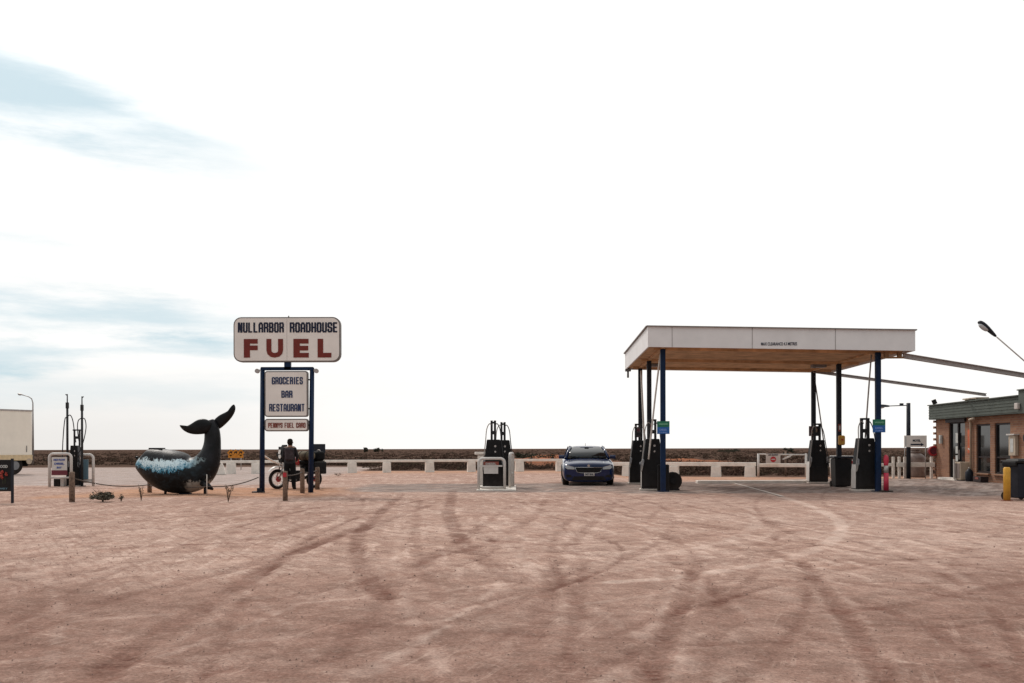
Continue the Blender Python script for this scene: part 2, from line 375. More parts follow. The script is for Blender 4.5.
px_tracks = [   # marks seen in the dust, wheel width in metres, strength
 ([(402,494),(367,525),(357,545),(367,577),(387,598)], .30, .85, .2),
 ([(453,491),(449,510),(455,530),(468,548),(492,566),(514,582)], .34, .7, .1),
 ([(512,506),(440,552),(395,572),(340,587),(262,600)], .22, .5, .0),
 ([(365,525),(290,555),(215,600),(125,655),(85,690)], .30, .75, .1),
 ([(697,563),(684,595),(667,635),(645,690)], .20, .75, .35),
 ([(802,562),(832,600),(862,640),(892,692)], .20, .9, .5),
 ([(584,560),(577,610),(565,670)], .16, .65, .1),
 ([(727,482),(792,500),(837,520),(832,540),(782,560),(687,576),(610,583)], .28, -.70, 0),
 ([(747,508),(757,522),(737,537),(697,548),(640,558)], .28, -.45, 0),
 ([(1030,582),(937,597),(905,604),(820,612)], .22, .7, 0),
 ([(860,600),(912,620),(962,645),(1012,680)], .20, .65, .2),
 ([(702,585),(732,612),(725,628),(702,645)], .18, .5, .2),
 ([(545,500),(530,520),(480,545),(430,560),(380,600),(330,660)], .24, .45, 0),
 ([(620,500),(590,525),(560,560),(540,620),(500,690)], .24, .4, .1),
 ([(420,500),(415,530),(420,560),(440,600)], .2, .4, .1),
 ([(0,560),(120,548),(250,540),(330,520)], .3, .45, 0),
 ([(0,640),(110,600),(230,570),(330,540),(430,505)], .3, .5, .1),
 ([(560,545),(640,540),(760,532),(900,528),(1024,540)], .25, .4, 0),
 ([(470,535),(560,552),(690,560),(860,560),(1024,556)], .25, .35, 0),
]
for i, (pp, w, a, e) in enumerate(px_tracks):
    strip([gp(*p) for p in pp], w, a, e, i+1)
rr = random.Random(5)
for i in range(170):     # arcs left by turning vehicles, wheels in pairs
    cx0, cy0 = rr.uniform(-12, 14), rr.uniform(4, 34); rad = rr.uniform(3.5, 22) if i < 110 else rr.uniform(18, 60); cx0, cy0 = (cx0, cy0) if i < 110 else (rr.choice((-1, 1))*rad + rr.uniform(-9, 9), rr.uniform(-10, 30)); a0 = rr.uniform(0, 2*PI); sp = rr.uniform(.7, 1.9) if i < 110 else rr.uniform(2, 5)
    amp = rr.choice((.55, .42, .34, .34, -.24, -.20)); w = rr.uniform(.045, .10)
    dc = np.hypot(gx-cx0, gy-cy0); K = np.where((dc > rad-.4) & (dc < rad+2.3))[0]
    if not len(K): continue
    kx, ky = gx[K], gy[K]; th = np.arctan2(ky-cy0, kx-cx0); rel = np.mod(th-a0, 2*PI)
    win = sstep(0, .15, rel)*(1-sstep(sp-.2, sp, rel)); br = np.clip(-.5+2.5*fbm(kx, ky, .8, 100+i, 4), 0, 1.3)
    for dr in (0, rr.uniform(1.45, 1.7)):
        d = np.abs(dc[K]-rad-dr)+.04*(jit[K]-.5); m = win*(1-sstep(w*.4, w*.8, d))
        track[K] += amp*m*br; tread[K] = np.where(m > .2, rel*rad, tread[K])
track = np.clip(track*np.clip(1-(gy-36)/18, 0, 1), -1, 1.3)
gx, gy = FX, FY
t_full = np.zeros_like(gx); t_full[NI] = track; track = t_full
t_full = np.zeros_like(gx); t_full[NI] = tread; tread = t_full
# zones: 0..1 masks
wob = (fbm(gx, gy, 2.2, 41)-.5)*2
def rect(x0, x1, y0, y1, s=.6, w=1.2):
    X_ = gx+wob*w; Y_ = gy+wob*w
    return sstep(x0-s, x0+s, X_)*(1-sstep(x1-s, x1+s, X_))*sstep(y0-s, y0+s, Y_)*(1-sstep(y1-s, y1+s, Y_))
apron = np.maximum.reduce([rect(-5.2, 3.2, 30.6, 38.5, .5, .8), rect(3, 13.2, 29.6, 40, .5, .7), rect(12, 40, 27.5, 43.5, 1, 1.0)])
road = rect(-80, -9.5, 37.5, 74, .8, .8)
bandx = np.interp(gx, [-40, -12, -9, 4, 5.5, 12, 30], [70, 70, 60.5, 60.5, 48, 46, 46])
scrub = sstep(-.6, .8, gy - bandx + wob*.8)*(1-road)
sand = np.maximum(rect(-13.5, -5.2, 27.8, 34.6, .8, 1.0)*.9, (sstep(-9, -2, gy-bandx)*(1-sstep(-.5, .8, gy-bandx)))*(gx > -9)*.75)
redm = np.exp(-(((gx-3.2)/5)**2 + ((gy-86)/14)**2)) + .7*np.exp(-(((gx-16)/4)**2+((gy-90)/10)**2)); redm = redm*(.5+fbm(gx, gy, 3, 77))
gz = -.016*np.clip(track, 0, 1)*near + .006*np.clip(-track, 0, 1)*near + .02*(fbm(gx, gy, 3.5, 9)-.5)*near*sstep(4, 8, gy) + .010*(fbm(gx, gy, .35, 19, 3)-.5)*near*(1-apron)
gz = gz*(1-apron*.7) + 1.0*np.clip(redm, 0, 1)*sstep(66, 80, gy)*fbm(gx, gy, 4, 3) + .12*scrub*fbm(gx, gy, 6, 55)*sstep(62, 75, gy)
gz += np.where(gy > 120, (fbm(gx, gy, 90, 66)-.5)*.5*sstep(120, 400, gy), 0)
me = bpy.data.meshes.new('ground'); ny, nx = GX.shape
me.vertices.add(nx*ny); me.vertices.foreach_set('co', np.stack([gx, gy, gz], 1).ravel())
idx = np.arange(nx*ny).reshape(ny, nx)
q = np.stack([idx[:-1,:-1], idx[:-1,1:], idx[1:,1:], idx[1:,:-1]], -1).reshape(-1, 4)
me.loops.add(q.size); me.loops.foreach_set('vertex_index', q.ravel())
me.polygons.add(len(q)); me.polygons.foreach_set('loop_start', np.arange(0, q.size, 4)); me.polygons.foreach_set('loop_total', np.full(len(q), 4))
me.update(); me.polygons.foreach_set('use_smooth', np.ones(len(q), bool))
dirt_vignette = np.clip(sstep(.44, .62, fbm(gx, gy, 2.6, 88, 4))*.18*(gy < 30) + (1-sstep(6.2, 13, gy + 1.8*wob))*.85 + (1-sstep(8, 17, gy+2*wob))*sstep(.30, .52, np.abs(gx/np.maximum(gy, 1)))*.5, 0, 1)  # random dirt patches, plus foreground and corner vignette darkening painted into the ground colour
for nm, arr in (('dirt_vignette', dirt_vignette), ('tread', tread), ('track', track), ('apron', apron), ('road', road), ('scrub', scrub), ('sand', sand), ('redm', np.clip(redm, 0, 1))):
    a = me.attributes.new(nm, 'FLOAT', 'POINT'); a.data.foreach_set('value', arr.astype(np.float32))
gm = bpy.data.materials.new('pink_dust_ground'); gm.use_nodes = True; t = gm.node_tree
b = t.nodes['Principled BSDF']; b.inputs['Roughness'].default_value = .95; b.inputs['Specular IOR Level'].default_value = .0
tcn = t.nodes.new('ShaderNodeTexCoord')
def tn(scale, detail=6, rough=.6, sx=1, sy=1, rot=0):
    n = t.nodes.new('ShaderNodeTexNoise'); n.inputs['Scale'].default_value = scale; n.inputs['Detail'].default_value = detail; n.inputs['Roughness'].default_value = rough
    mp = t.nodes.new('ShaderNodeMapping'); mp.vector_type = 'TEXTURE'; mp.inputs['Scale'].default_value = (1/sx, 1/sy, 1); mp.inputs['Rotation'].default_value = (0, 0, rot)
    t.links.new(tcn.outputs['Object'], mp.inputs[0]); t.links.new(mp.outputs[0], n.inputs['Vector']); return n.outputs[0]
def tm(op, a, b_=None, clamp=False):
    n = t.nodes.new('ShaderNodeMath'); n.operation = op; n.use_clamp = clamp
    for i, v_ in enumerate((a, b_)):
        if v_ is None: continue
        if isinstance(v_, (int, float)): n.inputs[i].default_value = v_
        else: t.links.new(v_, n.inputs[i])
    return n.outputs[0]
def tmix(f, a, b_):
    n = t.nodes.new('ShaderNodeMix'); n.data_type = 'RGBA'
    if isinstance(f, (int, float)): n.inputs['Factor'].default_value = f
    else: t.links.new(f, n.inputs['Factor'])
    for k, v_ in (('A', a), ('B', b_)):
        if isinstance(v_, tuple): n.inputs[k].default_value = (*v_, 1)
        else: t.links.new(v_, n.inputs[k])
    return n.outputs['Result']
def tr(v_, a, b_, c_=0., d_=1.):
    n = t.nodes.new('ShaderNodeMapRange'); n.interpolation_type = 'SMOOTHSTEP'; t.links.new(v_, n.inputs[0])
    for i, x in enumerate((a, b_, c_, d_)): n.inputs[i+1].default_value = x
    return n.outputs[0]
def at(nm):
    n = t.nodes.new('ShaderNodeAttribute'); n.attribute_name = nm; return n.outputs['Fac']
big = tn(.22, 5); mid = tn(1.3, 7, .65); fine = tn(9, 8, .75); grit = tn(70, 5, .8)
strk3 = tn(4, 7, .75, .22, 2.2, R(118)); fine2 = tn(16, 6, .8)
strk = tn(1.5, 6, .7, .3, 1.8, R(62)); strk2 = tn(1.8, 6, .7, .28, 1.8, R(95))
col = tmix(tr(big, .36, .64), (.330,.222,.180), (.420,.303,.253))
col = tmix(tm('MULTIPLY', tr(mid, .46, .66), .35), col, (.300,.180,.138))
col = tmix(tm('MULTIPLY', tr(strk, .50, .60), .35), col, (.240,.145,.115))
col = tmix(tm('MULTIPLY', tr(strk2, .50, .62), .55), col, (.56,.42,.355))
col = tmix(tm('MULTIPLY', tr(strk3, .50, .58), .50), col, (.230,.138,.110))
col = tmix(tm('MULTIPLY', at('dirt_vignette'), tr(mid, .3, .6, .60, .95)), col, (.200,.122,.098))
for ang_, sc_, dk_ in ((50, 7, 1), (72, 8, 0), (100, 6, 1), (128, 8, 1), (150, 7, 0), (20, 7, 1)):
    scr = tn(sc_, 5, .7, .07, 1.6, R(ang_)); gate = tr(tn(.5+.07*sc_, 3, .6, 1, 1), .46, .60)
    col = tmix(tm('MULTIPLY', tm('MULTIPLY', tr(scr, .55, .62), gate), .50 if dk_ else .20), col, (.200,.118,.092) if dk_ else (.54,.41,.345))
col = tmix(tm('MULTIPLY', tr(fine, .50, .60), .45), col, (.190,.112,.088))
col = tmix(tm('MULTIPLY', tr(fine2, .54, .64), .25), col, (.52,.40,.34))
col = tmix(tm('MULTIPLY', tr(grit, .53, .63), .60), col, (.13,.078,.064))
col = tmix(tm('MULTIPLY', at('sand'), tr(mid, .25, .6, .4, .85)), col, (.38,.205,.125))
col = tmix(tm('MULTIPLY', at('apron'), tr(mid, .28, .58, .45, .92)), col, tmix(tr(strk, .42, .6), (.15,.120,.108), (.27,.228,.208)))
col = tmix(tm('MULTIPLY', at('road'), tr(mid, .3, .6, .6, .95)), col, tmix(tr(strk, .42, .6), (.28,.23,.21), (.37,.315,.295)))
tk = at('track')
wv = tr(tm('SINE', tm('MULTIPLY', at('tread'), 62.)), -.6, .6, .62, 1.0)
col = tmix(tm('MULTIPLY', tm('MAXIMUM', tk, 0.), tm('MULTIPLY', tr(fine, .35, .6, 1.15, .75), wv), True), col, (.125,.064,.050))
col = tmix(tm('MULTIPLY', tm('MAXIMUM', tm('MULTIPLY', tk, -1.), 0.), .85, True), col, (.50,.385,.33))
scol = tmix(tr(tn(.35, 6, .7, 1, 1), .38, .62), (.058,.037,.029), (.088,.055,.041))
def tmul(c_, v_):
    n = t.nodes.new('ShaderNodeVectorMath'); n.operation = 'SCALE'; t.links.new(c_, n.inputs[0]); t.links.new(v_, n.inputs['Scale']); return n.outputs[0]
mott = tn(3.2, 9, .82); peb = tn(38, 3, .7)
k_ = tm('MULTIPLY', tr(mott, .36, .64, .90, 1.20), tr(peb, .34, .62, .82, 1.14)); k_ = tm('MULTIPLY', k_, tr(tn(1.1, 9, .85), .38, .62, .96, 1.16))
col = tmul(col, k_)
col = tmix(tm('MULTIPLY', at('scrub'), .95), col, scol)
col = tmix(tm('MULTIPLY', at('redm'), tr(mid, .3, .6, .5, 1)), col, (.34,.13,.07))
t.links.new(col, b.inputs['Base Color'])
bp = t.nodes.new('ShaderNodeBump'); bp.inputs['Strength'].default_value = .55; bp.inputs['Distance'].default_value = .02
hsum = tm('ADD', tm('MULTIPLY', fine, .7), tm('MULTIPLY', grit, .35))
t.links.new(hsum, bp.inputs['Height']); t.links.new(bp.outputs[0], b.inputs['Normal'])
me.materials.append(gm)
go = bpy.data.objects.new('ground', me); COL.objects.link(go); tag(go, kind='structure')

# loose stones scattered over the dust
def shards(n_, pts, sizes, flat=1.0, cols=None, seed=3):
    r = np.random.default_rng(seed); N_ = len(pts); base = np.array([[1,0,0],[-.5,.87,0],[-.5,-.87,0],[0,0,1.0],[0,0,-.6]])
    v_ = base[None]*np.array(sizes)[:, None, None]*(.7+.6*r.random((N_, 5, 1))); v_[:, :, 2] *= flat
    a = r.random(N_)*6.28; ca, sa = np.cos(a)[:, None], np.sin(a)[:, None]
    x_ = v_[:, :, 0]*ca - v_[:, :, 1]*sa; y_ = v_[:, :, 0]*sa + v_[:, :, 1]*ca
    v_ = np.stack([x_, y_, v_[:, :, 2]], -1) + np.array(pts)[:, None]
    tri = np.array([[0,1,3],[1,2,3],[2,0,3],[1,0,4],[2,1,4],[0,2,4]])
    f = (tri[None] + 5*np.arange(N_)[:, None, None]).reshape(-1, 3)
    m_ = bpy.data.meshes.new(n_); m_.from_pydata(v_.reshape(-1, 3).tolist(), [], f.tolist()); return m_
sp = []; sz = []
for k in range(2600):
    d = 5.5*math.exp(random.random()*1.75); sp.append((random.uniform(-.56, .56)*d, d, .004)); sz.append(random.choice((.004,.005,.006,.009,.014 if d > 9 else .008)))
m_ = shards('stones', sp, sz, .6); m_.materials.append(mat('small_stones', (.24,.15,.12), .9, var=.4, scale=2))
o = bpy.data.objects.new('gravel', m_); COL.objects.link(o)
tag(o, 'small dark stones scattered over the pink dusty forecourt', 'gravel', kind='stuff')

# scrub plain: thousands of low saltbushes that read as one mass
def leafmesh(name, C, N_leaf, rad, hgt, size, seed, hollow=.35, far=None):
    """one mesh of small leaf blades spread through the volume of every clump"""
    r = np.random.default_rng(seed); C = np.array(C); n = len(C)
    c = np.repeat(C, N_leaf, 0); rd = np.repeat(rad, N_leaf); hg = np.repeat(hgt, N_leaf); s_ = np.repeat(size, N_leaf)
    m = len(c); th = r.random(m)*6.28; ph = np.arccos(r.random(m)); q_ = (hollow+(1-hollow)*r.random(m)**.6)
    lump = .75+.5*r.random(m)
    p = c + np.stack([np.cos(th)*np.sin(ph)*rd*q_*lump, np.sin(th)*np.sin(ph)*rd*q_*lump, np.cos(ph)*hg*q_*lump], 1)
    a = r.normal(size=(m, 3)); a /= np.linalg.norm(a, axis=1)[:, None]; b_ = np.cross(a, r.normal(size=(m, 3))); b_ /= np.linalg.norm(b_, axis=1)[:, None]
    k = (s_*(.6+.8*r.random(m)))[:, None]
    v_ = np.stack([p-a*k, p+b_*k*.45, p+a*k, p-b_*k*.45], 1).reshape(-1, 3); v_[:, 2] = np.maximum(v_[:, 2], -.02)
    me_ = bpy.data.meshes.new(name); me_.vertices.add(4*m); me_.vertices.foreach_set('co', v_.ravel())
    me_.loops.add(4*m); me_.loops.foreach_set('vertex_index', np.arange(4*m)); me_.polygons.add(m)
    me_.polygons.foreach_set('loop_start', np.arange(0, 4*m, 4)); me_.polygons.foreach_set('loop_total', np.full(m, 4)); me_.update()
    hue = me_.attributes.new('hue', 'FLOAT', 'POINT'); hue.data.foreach_set('value', np.repeat(r.random(n), N_leaf*4).astype(np.float32))
    return me_
C = []; rad = []; hg = []
for k in range(15000):
    d = 47*math.exp(random.random()*3.0); x_ = random.uniform(-.62, .62)*d
    lim = np.interp(x_, [-40, -12, -9, 4, 5.5, 12, 30], [82, 78, 62, 62, 49.5, 47.5, 47.5])
    if d < lim + random.random()*1.5: continue
    if (x_-3.2)**2/16+(d-84)**2/150 < 1 and random.random() < .8: continue
    k_ = random.uniform(.35, 1.0); C.append((x_, d, -.02)); rad.append(.75*k_); hg.append(.46*k_*random.uniform(.6, 1.15) if x_ > -14 else .30*k_)
rad = np.array(rad); hg = np.array(hg)
dd_ = np.array([c_[1] for c_ in C]); nr_ = np.where(dd_ < 85)[0]; fr_ = np.where(dd_ >= 85)[0]
def both():
    m1 = leafmesh('scrub', [C[i] for i in nr_], 130, rad[nr_], hg[nr_], rad[nr_]*.10, 5)
    m2 = leafmesh('scrub', [C[i] for i in fr_], 30, rad[fr_], hg[fr_], rad[fr_]*.18, 6)
    bm = bmesh.new(); bm.from_mesh(m1); bm.from_mesh(m2); bm.to_mesh(m1); bm.free(); return m1
sm = both()
smat = bpy.data.materials.new('saltbush_scrub'); smat.use_nodes = True; t2 = smat.node_tree; b2 = t2.nodes['Principled BSDF']; b2.inputs['Roughness'].default_value = .9; b2.inputs['Specular IOR Level'].default_value = .0
an = t2.nodes.new('ShaderNodeAttribute'); an.attribute_name = 'hue'; rp = t2.nodes.new('ShaderNodeValToRGB'); t2.links.new(an.outputs['Fac'], rp.inputs[0])
rp.color_ramp.elements[0].color = (.066,.043,.034,1); rp.color_ramp.elements[1].color = (.110,.070,.051,1); rp.color_ramp.elements[1].position = 1
for p_, c_ in ((.3, (.080,.051,.039,1)), (.6, (.092,.052,.039,1)), (.8, (.074,.060,.041,1))):
    e = rp.color_ramp.elements.new(p_); e.color = c_
t2.links.new(rp.outputs[0], b2.inputs['Base Color']); sm.materials.append(smat)
o = bpy.data.objects.new('scrub', sm); COL.objects.link(o); tag(o, 'low brown saltbush scrub covering the flat plain to the horizon', 'scrub', kind='stuff')

# ------------------------------------------------------------ canopy
CA = R(1.96)
cp = (X(663, 30.9), 30.9)
can = thing('fuel_canopy', (cp[0], cp[1], 0), -CA, 'flat white fuel canopy with brown lining on six dark blue posts', 'canopy')
TW, DP = 6.6, [0, 4.1, 7.4]
x0, x1, y0, y1 = -.52, 7.52, -.6, 8.2
ztop = lambda x: 5.06 - (x-x0)*.021
tilt = math.atan(.021)
# fascia: four boards, each a part, mitred end to end
def sheet(x_a, y_a, x_b, y_b, th=.05):
    mb = MB(); dirv = Vector((x_b-x_a, y_b-y_a, 0)).normalized(); nn = Vector((-dirv.y, dirv.x, 0))*th
    pts = []
    for (x_, y_) in ((x_a, y_a), (x_b, y_b)):
        for z_ in (ztop(x_)-.62, ztop(x_)):
            for k in (0, 1): pts.append(Vector((x_, y_, z_)) + nn*k)
    V_ = [mb.bm.verts.new(p) for p in pts]
    for f in ((0,1,3,2), (4,6,7,5), (0,4,5,1), (2,3,7,6), (0,2,6,4), (1,5,7,3)): mb.bm.faces.new([V_[i] for i in f])
    return mb
fs_ = sheet(x0, y0, x1, y0); 
ff = fs_.build('front_fascia', M['fascia'], can)
for (a_, b__, c__, d__) in ((x0, y0+.052, x0, y1-.052), ):
    sheet(a_+.05, b__, c__+.05, d__).build('side_fascia', M['fascia'], can)
sheet(x1, y0+.052, x1, y1-.052).build('side_fascia', M['fascia'], can)
sheet(x0, y1-.05, x1, y1-.05).build('rear_fascia', M['fascia'], can)
# joints in the front board, flashing cap, roof
for px_ in (673, 752.5, 834.5):
    xl = (X(px_, 30.3)-cp[0]); MB().box((xl, y0-.004, ztop(xl)-.31), (.010, .012, .62)).build('panel_joint', M['signgrey'], ff)
mb = MB(); xm = (x0+x1)/2
mb.box((xm, y0-.01, ztop(xm)+.015), ((x1-x0)+.08, .10, .03), ry=tilt)
mb.box((xm, y1+.01, ztop(xm)+.015), ((x1-x0)+.08, .10, .03), ry=tilt)
mb.box((x0-.01, (y0+y1)/2, ztop(x0)+.017), (.10, y1-y0-.08, .03)); mb.box((x1+.01, (y0+y1)/2, ztop(x1)+.013), (.10, y1-y0-.08, .03))
mb.build('cap_flashing', M['signgrey'], can)
mb = MB(); mb.box((xm, (y0+y1)/2, ztop(xm)-.20), (x1-x0-.14, y1-y0-.14, .04), ry=tilt)
mb.build('roof_sheet', M['steel'], can)
mb = MB()
for k in range(22):
    yy = y0+.07+ (k+.5)*(y1-y0-.14)/22
    mb.box((xm, yy, ztop(xm)-.545), (x1-x0-.16, (y1-y0-.14)/22-.012, .03), ry=tilt)
mb.build('soffit', M['soffit'], can)
mb = MB()
for yy in (DP[0]+.12, DP[1], DP[2]): mb.box((xm, yy, ztop(xm)-.60), (x1-x0-.5, .10, .10), ry=tilt)
for xx in (0, TW): mb.box((xx, (y0+y1)/2, ztop(xx)-.59), (.11, y1-y0-.3, .05))
mb.build('roof_beam', M['soffit'], can)
for i, yy in enumerate(DP):
    for j, xx in enumerate((0, TW)):
        m_ = M['blue'] if i == 0 else M['darkpost']
        mb = MB(); mb.box((xx, yy, 2.2), (.155, .155, 4.4 if True else 0), mi=0); zt = ztop(xx)-.63
        for v_ in mb.bm.verts:
            if v_.co.z > 1: v_.co.z = zt
        mb.box((xx, yy, .012), (.34, .34, .024))
        p = mb.build('post', m_, can, bevel=.012)
# writing on the fascia
xt = X(779, 30.3)-cp[0]
text('lettering', 'MAX CLEARANCE 4.3 METRES', M['letter'], ff, (xt, y0-.004, ztop(xt)-.47), .095, 1.08, .01)
# two lights under the lining
for (lx, ly) in ((.35, 6.0), (6.2, 5.2)):
    mb = MB(); mb.box((lx, ly, ztop(lx)-.62), (.5, .34, .10)); mb.cyl((lx, ly, ztop(lx)-.57), (lx, ly, ztop(lx)-.5), .05)
    lf = mb.build('canopy_light', M['grey'], can, bevel=.01)
    mb = MB(); mb.box((lx, ly, ztop(lx)-.675), (.42, .26, .012)); mb.build('lens', M['lampglass'], lf)
mb = MB(); mb.cyl((x0+.1, y1-.2, ztop(x0)-.95), (x0+.1, y1-.2, ztop(x0)-.57), .04); mb.box((x0+.1, y1-.2, ztop(x0)-.66), (.22, .22, .08)); mb.build('downpipe_outlet', M['grey'], can)
mb = MB(); mb.box((x1-.35, y0+.35, ztop(x1)-.70), (.12, .12, .16)); mb.box((x1-.75, y0+.35, ztop(x1)-.70), (.12, .12, .16)); mb.box((x1-.55, y0+.35, ztop(x1)-.79), (.7, .10, .05)); mb.build('bracket', M['beam'], can)
cm = can.matrix_basis if False else (Matrix.Translation((cp[0], cp[1], 0)) @ Matrix.Rotation(-CA, 4, 'Z'))
def CW(x_, y_, z_=0): return cm @ Vector((x_, y_, z_))      # canopy frame to world

def post_sign(pos, w, h, kind, label, group=None, rz=-CA):
    t_ = thing('post_sign', pos, rz, label, 'sign', group)
    if kind == 'bg':
        MB().box((0, .008, h*.27), (w, .02, h*.46)).build('green_panel', M['green'], t_, bevel=.004)
        MB().box((0, .008, -h*.23), (w, .02, h*.54)).build('blue_panel', M['bluesign'], t_, bevel=.004)
        text('lettering', 'UNLEADED', M['palegreen'], t_, (0, -.006, h*.27), h*.12, w*.72, .02)
        text('lettering', 'DIESEL', M['paleblue'], t_, (0, -.006, -h*.17), h*.15, w*.6, .02)
        text('lettering', 'PUMP', M['paleblue'], t_, (0, -.006, -h*.38), h*.08, w*.6, .02)
    else:
        MB().box((0, .008, 0), (w, .02, h)).build('panel', M['pumppanel'], t_, bevel=.004)
        if kind == 'tan': MB().prism(rrect(w*.5, h*.6, .04, w*.12), -.008, -.002).build('symbol', M['acbox'], t_)
        else: MB().prism(rrect(w*.6, h*.12, .02, 0, h*.2), -.008, -.002).prism(rrect(w*.6, h*.10, .02, 0, -h*.1), -.008, -.002).build('symbol', M['maroon'], t_)
    return t_
gpS = 'signs fixed to the canopy posts'
post_sign(CW(0, -.10, 1.99), .385, .40, 'bg', 'green and blue sign on the front post at the left side of the canopy', gpS)
post_sign(CW(TW, -.10, 2.02), .385, .40, 'bg', 'green and blue sign on the front post beside the red bollard', gpS)
post_sign(CW(-.10, DP[2]-.10, 1.97), .26, .40, 'plain', 'purple brown square sign on the rear left canopy post', gpS)
post_sign(CW(TW-.02, DP[2]-.10, 1.99), .36, .38, 'tan', 'brown sign with tan symbol on the rear right canopy post', gpS)
t_ = thing('emergency_stop_box', CW(TW+.04, DP[1]-.17, 1.45), -CA, 'yellow rounded box strapped to the middle right canopy post', 'switch box')
MB().box((0, 0, .16), (.22, .18, .34)).build('casing', M['yellow'], t_, bevel=.05, seg=3)
MB().cyl((0, -.088, .18), (0, -.115, .18), .03).build('button', M['noentry'], t_)
for xx, lab in ((0, 'small red notice on the middle left canopy post'), (TW, 'small red and white notice on the middle right canopy post')):
    t_ = thing('notice', CW(xx, DP[1]-.083, 1.95), -CA, lab, 'notice', 'small notices on the middle posts')
    MB().box((0, 0, .1), (.10, .008, .26)).build('sheet', M['rust'], t_); MB().box((0, -.006, .1), (.05, .004, .14)).build('print', M['paleprint'], t_)

# ------------------------------------------------------------ fuel dispensers
def dispenser(pos, rz, label, side='grey', mast=True, twin=True, high=False, group='black fuel dispensers'):
    t_ = thing('fuel_dispenser', pos, rz, label, 'fuel pump', group)
    mb = MB(); MB_ = [( -.35,.0),(.35,.0),(.345,.62),(.215,1.62),(-.215,1.62),(-.345,.62)]
    mb.prism(MB_, -.24, .24); body = mb.build('cabinet', M['black'], t_, bevel=.02)
    MB().box((0, 0, .03), (.80, .62, .06)).build('plinth', M['offwhite'], t_, bevel=.01, loc=(0, 0, -.03))
    # display and dials
    mb = MB(); mb.prism([(-.16,1.12),(.16,1.12),(.14,1.48),(-.14,1.48)], -.252, -.236); dsp = mb.build('display', M['black'], t_)
    for z_, w2 in ((1.40, .06), (1.22, .05)): MB().tube([(.06, -.252, z_), (.06, -.262, z_)], w2*.6, 10).build('readout', M['steel'], dsp)
    mb = MB(); mb.box((0, -.245, .36), (.54, .02, .52)); mb.build('lower_door', M['black'], t_, bevel=.01)
    mb = MB(); mb.prism([(-.36,.06),(-.352,.62),(-.33,.80),(-.322,.80),(-.342,.62),(-.35,.06)], -.22, .22); mb.build('side_trim', M['steel' if side == 'grey' else 'white'], t_)
    mb = MB(); mb.prism([(.36,.06),(.352,.62),(.225,1.60),(.217,1.60),(.342,.62),(.35,.06)], -.22, .22); mb.build('side_trim', M['darkpost'], t_)
    for s_ in (-1, 1):
        mb = MB(); mb.box((s_*.31, -.27, .86), (.07, .09, .20), ry=s_*-.13); mb.tube([(s_*.31,-.30,.98), (s_*.30,-.36,.93), (s_*.30,-.37,.80)], .018); mb.build('nozzle', M['grey'], t_, bevel=.006)
    if mast:
        mt = MB(); w2 = .10 if twin else .055; mt.box((-w2, 0, 1.93), (.075, .10, .64)); mt.box((w2, 0, 1.93), (.075, .10, .64)); mt.box((0, 0, 2.22 if twin else 2.18), (.25 if twin else .15, .12, .06)); mt.box((0, 0, 1.85), (.12, .07, .12))
        mt.build('hose_mast', M['hose'], t_)
        for s_ in (-1, 1):
            P_ = crom([(s_*.04, -.03, 2.08), (s_*.13, -.05, 2.14), (s_*.22, -.08, 1.95), (s_*.26, -.20, 1.55), (s_*.33, -.28, .95), (s_*.36, -.30, .60), (s_*.33, -.33, .68), (s_*.31, -.32, .85)])
            MB().tube(P_, .016, 8).build('hose', M['hose' if s_ > 0 else 'greyhose'], t_)
    return t_
d_ = 31.7
dispenser((X(866.5, 31.0), 31.15, .03), -CA, 'black tapered fuel dispenser between the wheelie bin and the front right post', 'white')
dispenser((X(817, 37.9), 37.9, .03), -CA, 'black tapered fuel dispenser below the rear right canopy post', 'white')
dispenser((X(653.5, 31.6), 31.9, .03), -CA-.05, 'black tapered fuel dispenser just behind the front left canopy post', 'white')
dispenser((X(638.5, 37.6), 37.6, .03), -CA, 'black tapered fuel dispenser beside the car, below the rear left post', 'grey')
# hoses that drop from the canopy to the dispensers: long light pipes
def drop(p, q, r_, m_, label):
    o_ = MB().tube(crom([p, ((p[0]+q[0])/2+(q[0]-p[0])*.03, (p[1]+q[1])/2, (p[2]+q[2])/2), q], 6), r_, 8).build('supply_pipe', m_, None)
    return tag(o_, label, 'pipe', 'thin pipes dropping from the canopy')
drop(CW(TW-.10, .3, 4.25), (X(867.5, 31), 31.2, 1.66), .025, M['greyhose'], 'thin grey pipe slanting from the canopy to the front right dispenser')
drop((X(814, 38.1), 38.1, 4.2), (X(824.5, 37.9), 37.75, 1.0), .025, M['greyhose'], 'thin grey pipe slanting from the rear right post down the far dispenser')
drop((X(641.5, 37.8), 37.9, 4.3), (X(644.8, 37.2), 37.2, 1.2), .035, M['offwhite'], 'pale pipe slanting beside the rear left canopy post')
drop((X(660.5, 31.3), 31.3, 4.3), (X(649, 31.4), 31.5, 1.0), .028, M['offwhite'], 'pale pipe curving down left of the front left canopy post')

